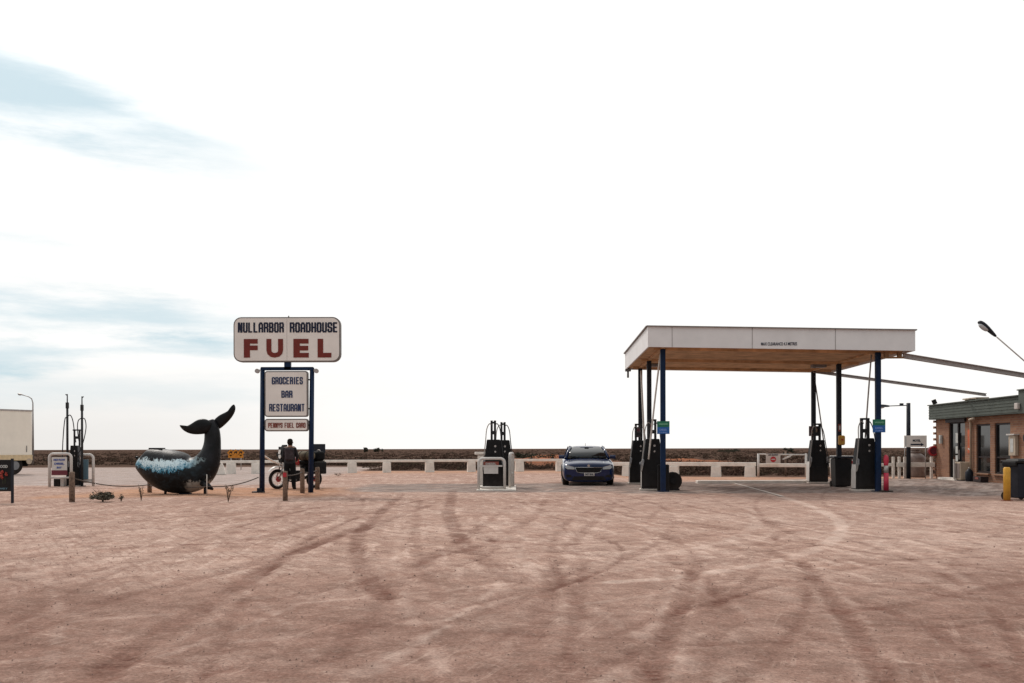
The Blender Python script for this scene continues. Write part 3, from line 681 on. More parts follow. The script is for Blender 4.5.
# things around the canopy posts
t_ = thing('wheelie_bin', (X(841, 34.4), 34.4, 0), -.03, 'black square rubbish bin between the two right dispensers', 'bin', 'dark rubbish bins')
MB().box((0, 0, .50), (.52, .55, .94), taper=1.12).build('bin_body', M['black'], t_, bevel=.03)
MB().box((0, 0, 1.02), (.66, .68, .08)).box((0, .33, 1.03), (.5, .06, .05)).build('lid', M['darkpost'], t_, bevel=.025)
for s_ in (-1, 1): MB().cyl((s_*.22, .31, .10), (s_*.28, .31, .10), .10).build('wheel', M['rubber'], t_)
def blob_bollard(pos, label):
    t_ = thing('flexible_bollard', pos, 0, label, 'bollard')
    MB().cyl((0, 0, 0), (0, 0, .04), .21, .20).build('base', M['rubber'], t_)
    prof = [(.095, .04), (.095, .55), (.085, .57)]
    mb = MB(); mb.tube([(0,0,.04), (0,0,.58)], [.080, .072]); mb.tube([(0,0,.80), (0,0,.84), (0,0,.97), (0,0,1.08), (0,0,1.13)], [.062, .068, .080, .068, .03]); mb.build('post', M['hotpink'], t_)
    MB().cyl((0,0,.58), (0,0,.80), .073, .068).build('reflective_band', M['steel'], t_)
blob_bollard((X(884.8, 30.6), 30.5, 0), 'fluorescent red flexible bollard at the foot of the front right post')
t_ = thing('windscreen_wash_bin', (X(645, 34.4), 34.0, 0), 0, 'black and yellow windscreen wash bin among the left canopy posts', 'wash bin')
MB().box((-.05, 0, .40), (.30, .30, .80), taper=1.05).build('bucket', M['black'], t_, bevel=.03)
MB().box((.17, 0, .41), (.13, .30, .80)).build('yellow_panel', M['yellow'], t_, bevel=.02)
mb = MB(); mb.box((0, 0, .84), (.44, .34, .07)); mb.tube(crom([(-.24,-.1,.80), (-.16,-.12,.93), (0,-.12,.98), (.16,-.12,.93), (.24,-.1,.80)]), .02); mb.build('top_tray', M['grey'], t_, bevel=.01)
mb = MB(); mb.cyl((0, 0, .85), (.02, .02, 1.5), .015); mb.box((.02, .02, 1.5), (.22, .04, .06)); mb.build('squeegee', M['offwhite'], t_)
t_ = thing('post_guard', (X(663, 31.1), 31.22, 0), -CA, 'tall black guard box behind the foot of the front left post', 'guard')
MB().box((.02, 0, .42), (.36, .20, .84)).build('box', M['black'], t_, bevel=.03)
t_ = thing('hose_reel_drum', (X(672.5, 32), 32.0, .0), 0, 'round black drum lying right of the front left post', 'drum')
MB().tube([(0, -.12, .30), (0, -.10, .30), (0, .10, .30), (0, .12, .30)], [.26, .29, .29, .26], 24).build('drum', M['rubber'], t_)
mb = MB(); mb.cyl((0, -.15, .30), (0, -.12, .30), .10); mb.box((0, 0, .03), (.40, .30, .06)); mb.build('hub', M['black'], t_)

def hoop(t_, w, h, r_, y_, m_, cx_=0, mid=None):
    c_ = .14
    P_ = [(cx_-w/2, y_, 0), (cx_-w/2, y_, h-c_)]
    for k in range(1, 6): a = PI - k*PI/10; P_.append((cx_-w/2+c_+c_*math.cos(a), y_, h-c_+c_*math.sin(a)))
    for k in range(0, 6): a = PI/2 - k*PI/10; P_.append((cx_+w/2-c_+c_*math.cos(a), y_, h-c_+c_*math.sin(a)))
    P_.append((cx_+w/2, y_, 0))
    mb = MB().tube(P_, r_, 12)
    if mid: mb.cyl((cx_-w/2+.04, y_, mid), (cx_+w/2-.04, y_, mid), r_*.7)
    return mb.build('tube', m_, t_)
# centre island pumps
dispenser((X(493.2, 32.6), 32.9, .03), .03, 'nearer black fuel dispenser behind the white hoop with red sign', 'grey', twin=False)
dispenser((X(503.0, 34.6), 34.9, .03), .03, 'further black fuel dispenser half hidden on the centre pump island', 'grey', twin=False)
t_ = thing('hoop_guard', (X(491.6, 32.2), 32.2, 0), 0, 'white tube hoop guard with red and white sign before the centre pumps', 'guard rail', 'hoop guards around the pumps')
hoop(t_, .84, 1.03, .045, 0, M['white'], 0, .10)
sg = MB().box((-.02, -.02, .86), (.50, .012, .14)).build('red_panel', M['rust'], t_)
text('lettering', 'DIESEL', M['paleprint'], sg, (-.02, -.03, .86), .07, .34)
MB().box((-.02, -.02, .66), (.46, .012, .24)).build('white_panel', M['white'], t_)
MB().box((-.05, -.035, .79), (.80, .01, .05)).build('crossbar', M['white'], t_)
t_ = thing('hoop_guard', (X(511.4, 34.0), 34.0, 0), R(84), 'white hoop guard seen edge on right of the centre pumps', 'guard rail', 'hoop guards around the pumps')
hoop(t_, .95, 1.18, .05, 0, M['white'], 0, .5); MB().box((0, .02, .72), (.70, .02, .70)).build('panel', M['offwhite'], t_)
t_ = thing('hoop_guard', (X(480, 36.8), 36.8, 0), R(10), 'wide topped white post guard behind the centre pumps', 'guard rail', 'hoop guards around the pumps')
MB().box((.03, 0, .55), (.22, .14, 1.1)).box((.02, 0, 1.18), (.42, .2, .10)).build('post', M['concrete'], t_, bevel=.015)
# island slab
def slab(name, x_a, x_b, y_a, y_b, h_, m_, lab=None):
    o_ = MB().box(((x_a+x_b)/2, (y_a+y_b)/2, h_/2-.02), (x_b-x_a, y_b-y_a, h_+.04)).build(name, m_, None, bevel=.015)
    return tag(o_, kind='structure')
slab('pump_island', X(477, 32.6), X(516, 32.6), 32.0, 35.6, .035, M['concrete'])

# left diesel pumps
dL = 36.7
t_ = dispenser((X(72.3, dL), dL+.25, .0), R(8), 'black diesel dispenser between two hoop guards near the truck', 'grey', mast=False)
t_.scale = (.55, .8, .93)
t_ = thing('hose_mast', (X(73.5, dL), dL+.3, 1.5), R(8), 'short black twin bar hose mast on the dispenser near the truck', 'hose mast')
MB().box((-.09, 0, .28), (.05, .08, .56)).box((.09, 0, .28), (.05, .08, .56)).box((0, 0, .58), (.28, .1, .05)).box((0, 0, .30), (.09, .08, .10)).build('bars', M['hose'], t_)
for px_, top, lab, s_ in ((66.8, 394.0, 'taller black hose pole on the left of the truck diesel pump', 1), (81.5, 396.3, 'black hose pole with looped hose right of the truck diesel pump', -1)):
    t_ = thing('hose_pole', (X(px_, dL), dL+.05, 0), 0, lab, 'pole', 'hose poles at the truck diesel pump')
    zt = Z(top, px_, dL)
    MB().tube([(0,0,0), (0,0,zt-.45), (0,0,zt-.44), (0,0,zt)], [.045, .04, .025, .02]).box((0, 0, zt-.42), (.09, .09, .22)).box((0, 0, .01), (.2, .2, .02)).cyl((0,0,zt-.05), (-.06*s_,0,zt-.01), .02).build('pole', M['hose'], t_)
    if s_ == 1: P_ = [(0, -.02, zt-.85), (.12, -.03, zt-.78), (.22, -.03, zt-1.0), (.27, .0, zt-1.5), (.27, .1, zt-1.78)]; Q_ = [(0, -.04, zt-.85), (-.07, -.05, zt-.95), (-.13, -.06, zt-1.6), (-.16, -.06, zt-2.4), (-.12, -.06, zt-2.8)]
    else: P_ = [(0, -.03, zt-.8), (.12, -.03, zt-.85), (.16, -.03, zt-1.15), (.08, -.03, zt-1.6), (-.04, -.03, zt-1.95), (-.16, -.03, zt-2.2), (-.10, -.04, zt-2.6)]; Q_ = [(0, -.04, zt-.8), (-.12, -.04, zt-.9), (-.15, -.04, zt-1.2), (-.09, -.04, zt-1.7), (.02, -.05, zt-2.2), (.05, -.06, zt-2.7)]
    MB().tube(crom(P_), .018, 8).build('hose', M['hose'], t_); MB().tube(crom(Q_), .018, 8).build('hose', M['hose'], t_)
t_ = thing('hoop_guard', (X(60.3, 36.4), 36.4, 0), 0, 'white hoop guard with blue lettered and maroon sign near the truck', 'guard rail', 'hoop guards around the pumps')
hoop(t_, .80, 1.20, .05, 0, M['white'], 0, .33)
sg = MB().box((-.02, -.03, .84), (.56, .015, .48)).build('white_panel', M['white'], t_)
for k, s_ in enumerate(('HIGH FLOW', 'DIESEL', 'BAY')): text('lettering', s_, M['printblue'], sg, (-.02, -.042, .98-.14*k), .075, (.42, .36, .18)[k], .03)
MB().box((-.02, -.03, .51), (.58, .015, .18)).build('maroon_panel', M['maroon'], t_)
t_ = thing('hoop_guard', (X(86.5, 37), 37.0, 0), 0, 'white hoop guard with slate blue panel right of the diesel pump', 'guard rail', 'hoop guards around the pumps')
hoop(t_, .50, 1.16, .05, 0, M['white'], 0, .15); MB().box((-.06, -.02, .62), (.27, .03, .74)).build('panel', M['slate'], t_); MB().box((0, -.01, .2), (.42, .02, .12)).build('lower_panel', M['white'], t_)
t_ = thing('pump_box', (X(80, 37), 36.95, 0), .1, 'small grey and white hose box beside the diesel dispenser', 'hose box')
MB().box((-.02, 0, .40), (.20, .24, .8)).build('cabinet', M['darkpost'], t_, bevel=.02); MB().box((-.02, -.14, .72), (.13, .05, .28), ry=.2).build('nozzle_boot', M['grey'], t_, bevel=.02)
t_ = thing('pump_box', (X(57.5, 36.6), 36.75, 0), 0, 'low black and white box under the blue lettered sign', 'hose box')
MB().box((-.06, 0, .14), (.22, .2, .28)).build('black_box', M['black'], t_, bevel=.01); MB().box((.14, 0, .15), (.13, .2, .3)).build('white_box', M['white'], t_, bevel=.01)

# ------------------------------------------------------------ roadhouse sign
dS = 30.9
t_ = thing('roadhouse_sign', (X(287.5, dS), dS, 0), 0, 'tall roadhouse sign with rounded FUEL board on two navy posts', 'sign')
sc = F/dS
def SX(px_): return (px_-287.5)/sc
def SZ(py_): return H + (hor(287)-py_)/sc
for px_b, px_t in ((261.9, 262.8), (310.6, 312.3)):
    MB().tube([(SX(px_b), 0, 0), (SX(px_t), 0, SZ(368))], [.085, .07], 4).build('post', M['blue'], t_)
MB().box((SX(258.5), -.02, .02), (.34, .28, .05)).box((SX(260), -.02, .09), (.14, .2, .12)).build('footing', M['darkpost'], t_)
MB().box((SX(287.5), 0, SZ(368.7)), (1.62, .12, .10)).box((SX(288), 0, SZ(365)), (.20, .12, .30)).build('crossbeam', M['blue'], t_)
for px_, s_ in ((257.5, -1), (316.5, 1)):
    MB().cyl((SX(px_), -.05, SZ(371)), (SX(px_), .05, SZ(371)), .07).box((SX(px_)-s_*.06, 0, SZ(370)), (.12, .04, .03)).build('spotlight', M['steel'], t_)
M['navyletter'] = mat('navy_sign_lettering', (.018,.035,.10), .6, var=.1)
M['letter'].name = 'black_lettering'
def board(name, xa, xb, ya, yb, r_, lines, th=.16):
    cx_, cz_ = SX((xa+xb)/2), SZ((ya+yb)/2); w, h = (xb-xa)/sc, (yb-ya)/sc
    bd = MB().prism(rrect(w, h, r_, cx_, cz_), -.10, -.10+th).build(name, M['signgrey'], t_, bevel=.01)
    MB().prism(rrect(w-.075, h-.075, r_-.03, cx_, cz_), -.112, -.098).build('face', M['signface'], bd)
    for (s_, xl, xr, yt, yb_, m_, bo, spc) in lines:
        if len(s_) > 1:
            block('lettering', s_, m_, bd, SX(xl+1.3), SX(xr+1.3), SZ(yb_), SZ(yt), -.115); continue
        text('lettering', s_, m_, bd, (SX((xl+xr)/2+1.3), -.117, SZ((yt+yb_)/2)), (yb_-yt)/sc, (xr-xl)/sc, bo, space=spc)
    return bd
bd = board('main_board', 234.6, 341.2, 317.4, 362.2, .24, [
  ('NULLARBOR', 237.8, 283.8, 322.8, 333.0, M['letter'], .052, 1.08), ('ROADHOUSE', 289.5, 337.4, 322.8, 333.0, M['letter'], .052, 1.08),
  ('F', 243.8, 257.6, 339.3, 357.9, M['red'], .055, 1), ('U', 266.3, 282.9, 339.3, 357.9, M['red'], .055, 1), ('E', 293.2, 308.5, 339.3, 357.9, M['red'], .055, 1), ('L', 317.3, 331, 339.3, 357.9, M['red'], .055, 1)], .22)
MB().box((SX(288), -.113, SZ(340)), (.010, .003, 1.28)).build('panel_joint', M['steel'], bd)
MB().cyl((SX(289), 0, SZ(317.6)), (SX(289), 0, SZ(315.8)), .02).build('lifting_eye', M['signgrey'], bd)
board('services_board', 265.5, 308.6, 371.2, 417.0, .08, [('GROCERIES', 271.5, 302.5, 377.3, 384.6, M['navyletter'], .052, 1.06), ('BAR', 281, 292.2, 390.8, 398, M['navyletter'], .052, 1.06), ('RESTAURANT', 268.8, 304.2, 404, 411.6, M['navyletter'], .052, 1.06)])
board('fuel_card_board', 265.5, 308.8, 418.8, 431.4, .08, [('PENNYS FUEL CARD', 267.8, 305.2, 422.8, 427.9, M['rust'], .03, 1.1)])
for py_ in (379.8, 408.8, 425.2):
    for px_ in (264.2, 310.2): MB().box((SX(px_), -.02, SZ(py_)), (.10, .05, .04)).build('bracket', M['darkpost'], t_)

# ------------------------------------------------------------ whale statue
dW = 30.1; ws = F/dW
wt = thing('whale_statue', (X(184, dW), dW, 0), 0, 'painted fibreglass whale with raised tail flukes and blue wave band', 'statue')
def WX(px_, py_): return ((px_-184)/ws, (hor(184)-py_)/ws + H)
sp_ = [(141.5,458.0,8.5,.22), (143.5,459.4,12.5,.36), (148.5,461.8,15.4,.46), (156,465.4,18.6,.55), (166,469.6,21.0,.62), (178,472.6,21.3,.65), (189,474.5,18.8,.60), (198,472,17,.50), (205.5,465,14,.38), (210.3,455,10.6,.29), (212.3,445,8.6,.24), (212.5,435,7.9,.22), (211.2,427,7.2,.20), (208.5,420.5,5.0,.15)]
C3 = crom([(*WX(a, b_), c_/ws) for a, b_, c_, e in sp_], 4); C4 = crom([(e, 0, 0) for a, b_, c_, e in sp_], 4)
rings = []; nR = 22
for i, c_ in enumerate(C3):
    p = Vector((c_.x, 0, c_.y)); a, b_ = C3[max(i-1, 0)], C3[min(i+1, len(C3)-1)]
    d = Vector((b_.x-a.x, 0, b_.y-a.y)).normalized(); nrm = Vector((-d.z, 0, d.x)); hw = C4[i].x
    rings.append([p + nrm*c_.z*math.cos(2*PI*k/nR) + Vector((0,1,0))*hw*math.sin(2*PI*k/nR) for k in range(nR)])
wm = bpy.data.materials.new('whale_paint'); wm.use_nodes = True; t = wm.node_tree; tcn = t.nodes.new('ShaderNodeTexCoord')
b = t.nodes['Principled BSDF']; b.inputs['Roughness'].default_value = .45; b.inputs['Specular IOR Level'].default_value = .22
sx = t.nodes.new('ShaderNodeSeparateXYZ'); t.links.new(tcn.outputs['Object'], sx.inputs[0])
wn = tn(5, 6, .7, 1, 1); wf = tn(26, 5, .8); wl = tn(2.2, 3); wsp = tn(5, 5, .75, 3.2, 1)
zz = tm('ADD', sx.outputs[2], tm('MULTIPLY', tm('SUBTRACT', wn, .5), .38)); zz = tm('ADD', zz, tm('MULTIPLY', tm('SUBTRACT', wf, .5), .30)); zz = tm('ADD', zz, tm('MULTIPLY', tm('SUBTRACT', wsp, .5), .50))
zz = tm('SUBTRACT', zz, tm('MULTIPLY', tm('ABSOLUTE', tm('ADD', sx.outputs[0], .1)), .045))
base = tmix(tr(tn(3, 6), .4, .62), (.004,.005,.006), (.013,.013,.016))
low = tmix(tr(tn(7, 5), .45, .65), (.004,.005,.006), (.012,.020,.026))
c1 = tmix(tr(sx.outputs[2], .84, .90), low, base)
xq = tm('ADD', sx.outputs[0], .5); lowedge = tm('ADD', .62, tm('MULTIPLY', tm('MULTIPLY', xq, xq), .22))       # lower edge of the wave, rising to the tail
rel = tm('SUBTRACT', zz, lowedge)
bandm = tm('MULTIPLY', tr(rel, .02, .09), tr(zz, 1.05, 1.0))
wavec = tmix(tr(tm('ADD', rel, tm('MULTIPLY', tm('SUBTRACT', wf, .5), .7)), .05, .30), (.012,.20,.33), (.66,.80,.84))
wavec = tmix(tr(sx.outputs[0], .1, .55), wavec, tmix(tr(wf, .45, .58), (.30,.38,.39), (.10,.13,.14)))
c2 = tmix(tm('MULTIPLY', bandm, tr(tm('ADD', tm('MULTIPLY', wf, .6), tm('MULTIPLY', wsp, .4)), .35, .46)), c1, wavec)
tail = tm('MULTIPLY', tr(zz, 1.0, 1.1), tr(wf, .70, .74)); c2 = tmix(tm('MULTIPLY', tail, .6), c2, (.4,.42,.42))
bel = tm('MULTIPLY', tr(tm('ADD', sx.outputs[0], tm('MULTIPLY', wl, .5)), .42, .60), tr(zz, .40, .30)); c2 = tmix(bel, c2, (.36,.33,.29))
t.links.new(c2, b.inputs['Base Color'])
bp = t.nodes.new('ShaderNodeBump'); bp.inputs['Strength'].default_value = .25; bp.inputs['Distance'].default_value = .05; t.links.new(tn(6, 4), bp.inputs['Height']); t.links.new(bp.outputs[0], b.inputs['Normal'])
MB().loft(rings).build('body', wm, wt, sub=1)
def fluke(outl, ya, yb, ymid):
    P_ = [WX(*p) for p in outl]; cxm = sum(p[0] for p in P_)/len(P_); czm = sum(p[1] for p in P_)/len(P_)
    rg = []
    for k_, yy in ((.0, ya), (.75, ya+.02), (1, ymid), (.75, yb-.02), (0.0, yb)):
        rg.append([Vector((cxm+(x_-cxm)*(.35+.65*k_), yy, czm+(z_-czm)*(.35+.65*k_))) for x_, z_ in P_])
    return MB().loft(rg, mi=0).build('fluke', M['whaleblack'], wt, sub=2)
M['whaleblack'] = mat('black_gloss_paint', (.006,.006,.007), .5, var=.4, coat=.1)
fluke([(216,424),(211,419.5),(205,418),(199,419.5),(193,424),(187,427),(181,424.5),(180.4,425.6),(184,430.5),(190,434),(197,435.2),(204,434.8),(211,434)], -.30, -.04, -.17)
fluke([(209,424),(213,419),(218,414.8),(224,412.2),(229,409.5),(231.8,404),(233.4,403.2),(235,406),(234.6,411),(231,417.5),(226,423),(220,428.5),(214,432)], .02, .26, .14)
MB().box((*[WX(157, 446.5)[0]], 0, WX(156, 447.6)[1]-.05), (.40, .3, .09)).build('hatch', M['whaleblack'], wt)
MB().tube([( WX(136,457)[0], -.05, WX(136,457)[1]), (WX(138.5,458)[0], -.03, WX(138,458)[1])], [.035, .06]).build('snout', M['whaleblack'], wt)
MB().cyl((.04, 0, 0), (.04, 0, .2), .05).box((.04, 0, .015), (.3, .3, .03)).cyl((-.6, .1, 0), (-.6, .1, .35), .04).cyl((.6, .1, 0), (.6, .1, .3), .04).build('support_leg', M['darkpost'], wt)
pp = WX(213.5, 485.5); MB().tube([(pp[0]-.22, -.40, pp[1]+.10), (pp[0], -.50, pp[1]-.02), (pp[0]+.14, -.52, pp[1]-.10)], [.10, .09, .03], 10).build('fin', M['whaleblack'], wt)

# ------------------------------------------------------------ timber bollards and rope
bolls = [(71.8, 502.0, 472.0, 5.6, 'tall timber bollard in front of the hoop guard with blue lettering'), (149.5, 492.6, 479.5, 4.4, 'short timber bollard under the head of the whale'),
         (285.2, 500.6, 471.0, 5.0, 'timber bollard with red reflector before the motorcycle'), (302.3, 493.2, 468.5, 4.6, 'timber bollard between the motorcycle wheels, second from the right'), (317.3, 489.6, 467.2, 4.6, 'timber bollard just right of the right sign post')]
BP = {}
for px_, pb, pt_, w_, lab in bolls:
    d = D(pb, px_); s_ = F/d; r_ = w_/s_/2; h_ = (pb-pt_)/s_
    t_ = thing('timber_bollard', (X(px_, d), d, 0), random.uniform(0, 3), lab, 'bollard', 'timber bollards')
    MB().tube([(0,0,-.05), (0,0,h_-.03), (.005,0,h_)], [r_*1.02, r_, r_*.85], 9).build('post', M['wood'], t_)
    BP[px_] = (X(px_, d), d, h_, r_)
    if px_ == 285.2:
        rf = MB().prism(rrect(.09, .12, .02, 0, h_-.10), -r_-.012, -r_+.01).build('reflector', M['noentry'], t_); rf.rotation_euler.z = -t_.rotation_euler.z
def rope(a, b_, sag, lab, nm='rope'):
    a, b_ = Vector(a), Vector(b_); P_ = []
    for k in range(17): s_ = k/16; p = a.lerp(b_, s_); p.z -= sag*4*s_*(1-s_); P_.append(p)
    tag(MB().tube(P_, .016, 6).build(nm, M['rope'], None), lab, 'rope', 'ropes strung between the bollards')
b0, b1, b2, b3, b4 = [BP[k] for k in (71.8, 149.5, 285.2, 302.3, 317.3)]
rope((b0[0]+b0[3], b0[1], b0[2]*.78), (b1[0], b1[1], b1[2]*.62), .12, 'dark rope from the tall left bollard to the bollard under the whale')
stx = X(206.8, 29.0)
rope((b1[0], b1[1]-.1, b1[2]*.55), (stx, 29.0, .27), .05, 'dark rope passing in front of the whale belly')
rope((stx, 29.0, .27), (X(261.5, 30.8)-.1, 30.8, .48), .10, 'dark rope from the pale stake to the left sign post')
rope((b2[0], b2[1], b2[2]*.86), (b3[0], b3[1], b3[2]*.86), .04, 'rope between the red reflector bollard and the middle bollard')
rope((b3[0], b3[1], b3[2]*.86), (b4[0], b4[1], b4[2]*.86), .04, 'rope between the middle bollard and the bollard by the sign post')
t_ = thing('rope_stake', (stx, 29.0, 0), 0, 'slender pale stake standing in front of the whale tail', 'stake')
MB().cyl((0,0,-.03), (0,0,.62), .016, .012, 8).build('shaft', M['offwhite'], t_)

# plants
def plant(px_, pb, w_, h_, n_, seed, lab, name='saltbush', cat='bush', m_='leaf', size=.05, stalk=False):
    d = D(pb, px_); t_ = thing(name, (X(px_, d), d, 0), 0, lab, cat, 'small plants in the dust')
    r = random.Random(seed); mb = MB(); tips = []
    for k in range(14 if not stalk else 7):
        a = r.uniform(0, 6.28); e = (w_*.45*r.uniform(.3, 1)*math.cos(a), w_*.45*r.uniform(.3, 1)*math.sin(a), h_*r.uniform(.55, 1)); tips.append(e)
        mb.tube([(0,0,0), (e[0]*.5, e[1]*.5, e[2]*.6), e], [.008, .006, .003], 5)
    mb.build('stems', M['twig'], t_)
    if stalk:
        lm = leafmesh('leaves', [(a*.8, b_*.8, c_*.75) for a, b_, c_ in tips], n_, np.full(len(tips), .06), np.full(len(tips), .12), np.full(len(tips), size), seed, .1)
    else:
        cl = [(w_*.36*math.cos(a)*q, w_*.36*math.sin(a)*q, h_*.26*r.uniform(.7, 1.2)) for a, q in [(r.uniform(0, 6.28), r.uniform(.1, 1)) for _ in range(14)]]
        lm = leafmesh('leaves', cl, n_, np.full(14, w_*.22), np.full(14, h_*.42), np.full(14, size), seed, .1)
    lm.materials.append(M[m_]); o_ = bpy.data.objects.new('leaves', lm); COL.objects.link(o_); o_.parent = t_
plant(102.8, 502, .60, .36, 150, 3, 'low round grey green bush right of the tall bollard', size=.035)
plant(141, 500.5, .22, .42, 10, 5, 'thin dry weed in front of the whale head', 'dry_weed', 'weed', 'twig', .018, True)
plant(228, 502, .34, .50, 16, 6, 'dry branching weed between the whale and the sign', 'dry_weed', 'weed', 'twig', .02, True)
plant(121, 501.5, .14, .12, 14, 8, 'tiny dark weed right of the round bush', 'dry_weed', 'weed', 'leaf', .02, True)
plant(338, 476, .5, .10, 14, 9, 'flat dry tuft in the dust right of the sign', 'dry_weed', 'weed', 'twig', .02, True)

# ------------------------------------------------------------ motorcycle, bag, rider
M['bagg'] = mat('grey_maroon_cloth', (.060,.048,.054), .9, var=.3, scale=8)
mt_ = thing('motorcycle', (X(296, 34.2), 34.2, 0), R(180-40)+PI*0, 'loaded red and white adventure motorcycle parked behind the sign', 'motorcycle')
mt_.rotation_euler.z = R(180+46)
def wheel(x_, r_, lab=None):
    wl_ = []
    tr_ = MB(); P_ = [(x_+(r_-.05)*math.cos(a), 0, r_+(r_-.05)*math.sin(a)) for a in [2*PI*k/28 for k in range(29)]]
    tr_.tube(P_, .055, 8, cap=False); w_ = tr_.build('wheel', M['rubber'], mt_)
    P_ = [(x_+(r_-.10)*math.cos(a), 0, r_+(r_-.10)*math.sin(a)) for a in [2*PI*k/28 for k in range(29)]]
    MB().tube(P_, .034, 6, cap=False).build('rim', M['mcwhite'], w_)
    sp2 = MB()
    for k in range(12): a = 2*PI*k/12; sp2.cyl((x_, .03*(-1)**k, r_), (x_+(r_-.11)*math.cos(a), 0, r_+(r_-.11)*math.sin(a)), .004, n=5)
    sp2.cyl((x_, -.05, r_), (x_, .05, r_), .05); sp2.build('spokes', M['steel'], w_)
    sp3 = MB().cyl((x_, .06, r_), (x_, .07, r_), .10, n=20); sp3.build('brake_disc', M['redpaint'], w_)
wheel(.74, .335); wheel(-.74, .315)
mb = MB()
for s_ in (-1, 1): mb.tube([(.74, s_*.09, .335), (.50, s_*.09, .98)], [.028, .024]); 
mb.build('fork', M['steel'], mt_)
MB().tube([(.42,0,.95), (.30,0,.55), (.0,0,.32), (-.25,0,.35), (-.40,0,.80), (.42,0,.92)], .028).tube([(-.25,-.09,.4), (-.74,-.1,.315)], .03).tube([(-.25,.09,.4), (-.74,.1,.315)], .03).tube([(-.2,0,.75), (-.95,0,.86)], .03).build('frame', M['black'], mt_)
MB().box((.08, 0, .46), (.36, .28, .32)).cyl((.1, -.2, .42), (.1, .2, .42), .12).tube([(.25,-.1,.5), (.35,-.12,.3), (0,-.16,.22), (-.5,-.18,.35), (-.85,-.2,.55)], [.025,.025,.03,.05,.055]).build('engine', M['black'], mt_, bevel=.02)
fl = [[Vector((x_, y_*w_, z_+q)) for (y_, q) in ((-1,-.10), (-.9,.06), (-.4,.14), (.4,.14), (.9,.06), (1,-.10), (.5,-.16), (-.5,-.16))] for x_, w_, z_ in ((.42,.10,.98), (.30,.20,.98), (.08,.21,.96), (-.12,.12,.90))]
MB().loft(fl).build('fuel_tank', M['redpaint'], mt_, sub=1)
MB().box((-.42, 0, .90), (.66, .26, .11)).build('seat', M['rubber'], mt_, bevel=.04)
P_ = [Vector((.98, 0, .86)), Vector((1.12, 0, .98))]
rg = [[Vector((x_, s_*w_, z_+q)) for (s_, q) in ((-1,-.03), (-.5,.02), (.5,.02), (1,-.03), (.5,-.012), (-.5,-.012))] for x_, w_, z_ in ((.36,.09,.66), (.55,.13,.76), (.78,.13,.78), (.98,.11,.71), (1.10,.07,.58))]
MB().loft(rg).build('front_fender', M['mcwhite'], mt_, sub=1)
rg = [[Vector((x_, s_*w_, z_+q)) for (s_, q) in ((-1,-.03), (-.5,.02), (.5,.02), (1,-.03), (.5,-.012), (-.5,-.012))] for x_, w_, z_ in ((.52,.12,.82), (.80,.12,.90), (1.10,.10,1.04), (1.34,.06,1.20))]
MB().loft(rg).build('beak', M['mcwhite'], mt_, sub=1)
MB().loft([[Vector((x_+dx_, y_, z_)) for (y_, dx_) in ((-w_,-.05), (-w_*.5,.03), (w_*.5,.03), (w_,-.05), (0,-.10))] for x_, w_, z_ in ((.60,.17,.90), (.64,.22,1.12), (.58,.20,1.32), (.48,.14,1.50))]).build('windscreen_fairing', M['black'], mt_, bevel=.01)
MB().cyl((.665, .05, 1.10), (.69, .05, 1.10), .07).box((.655, 0, 1.26), (.02, .12, .14), ry=-.2).build('headlight', M['mcwhite'], mt_)
MB().tube([(.38,-.42,1.18), (.46,-.2,1.10), (.46,.2,1.10), (.38,.42,1.18)], .016).box((.44, -.40, 1.16), (.05, .18, .12)).box((.44, .40, 1.16), (.05, .18, .12)).build('handlebar', M['black'], mt_)
for s_ in (-1, 1): MB().cyl((.40, s_*.30, 1.16), (.38, s_*.38, 1.36), .008).box((.38, s_*.40, 1.39), (.03, .14, .09)).build('mirror', M['black'], mt_)
for s_ in (-1, 1): MB().box((-.70, s_*.33, .70), (.50, .24, .42)).build('pannier', M['black'], mt_, bevel=.03)
MB().box((-.86, 0, .93), (.45, .30, .04)).build('rear_rack', M['black'], mt_)
MB().cyl((-.05, .12, .35), (-.12, .30, .0), .015).build('side_stand', M['steel'], mt_)
mw = Matrix.Translation(mt_.location) @ Matrix.Rotation(mt_.rotation_euler.z, 4, 'Z')
p = mw @ Vector((-.40, 0, .955)); t_ = thing('duffel_bag', p, mt_.rotation_euler.z, 'rolled olive brown duffel bag strapped on the motorcycle seat', 'bag')
MB().tube([(0,-.36,.16), (0,-.33,.16), (0,.33,.16), (0,.36,.16)], [.10,.16,.16,.10], 16).build('roll', M['canvas'], t_)
MB().tube([(.165*math.cos(a), -.18, .16+.165*math.sin(a)) for a in [2*PI*k/16 for k in range(17)]], .012, 6).tube([(.165*math.cos(a), .18, .16+.165*math.sin(a)) for a in [2*PI*k/16 for k in range(17)]], .012, 6).build('strap', M['black'], t_)
p = mw @ Vector((-.84, 0, .95)); t_ = thing('luggage_bag', p, mt_.rotation_euler.z, 'bulky black luggage bag on the rear rack of the motorcycle', 'bag')
MB().box((0, 0, .16), (.36, .62, .32)).build('bag', M['trousers'], t_, bevel=.09, seg=4); MB().tube([(-.1,-.1,.31), (-.1,-.05,.37), (-.1,.05,.37), (-.1,.1,.31)], .015).build('handle', M['steel'], t_)

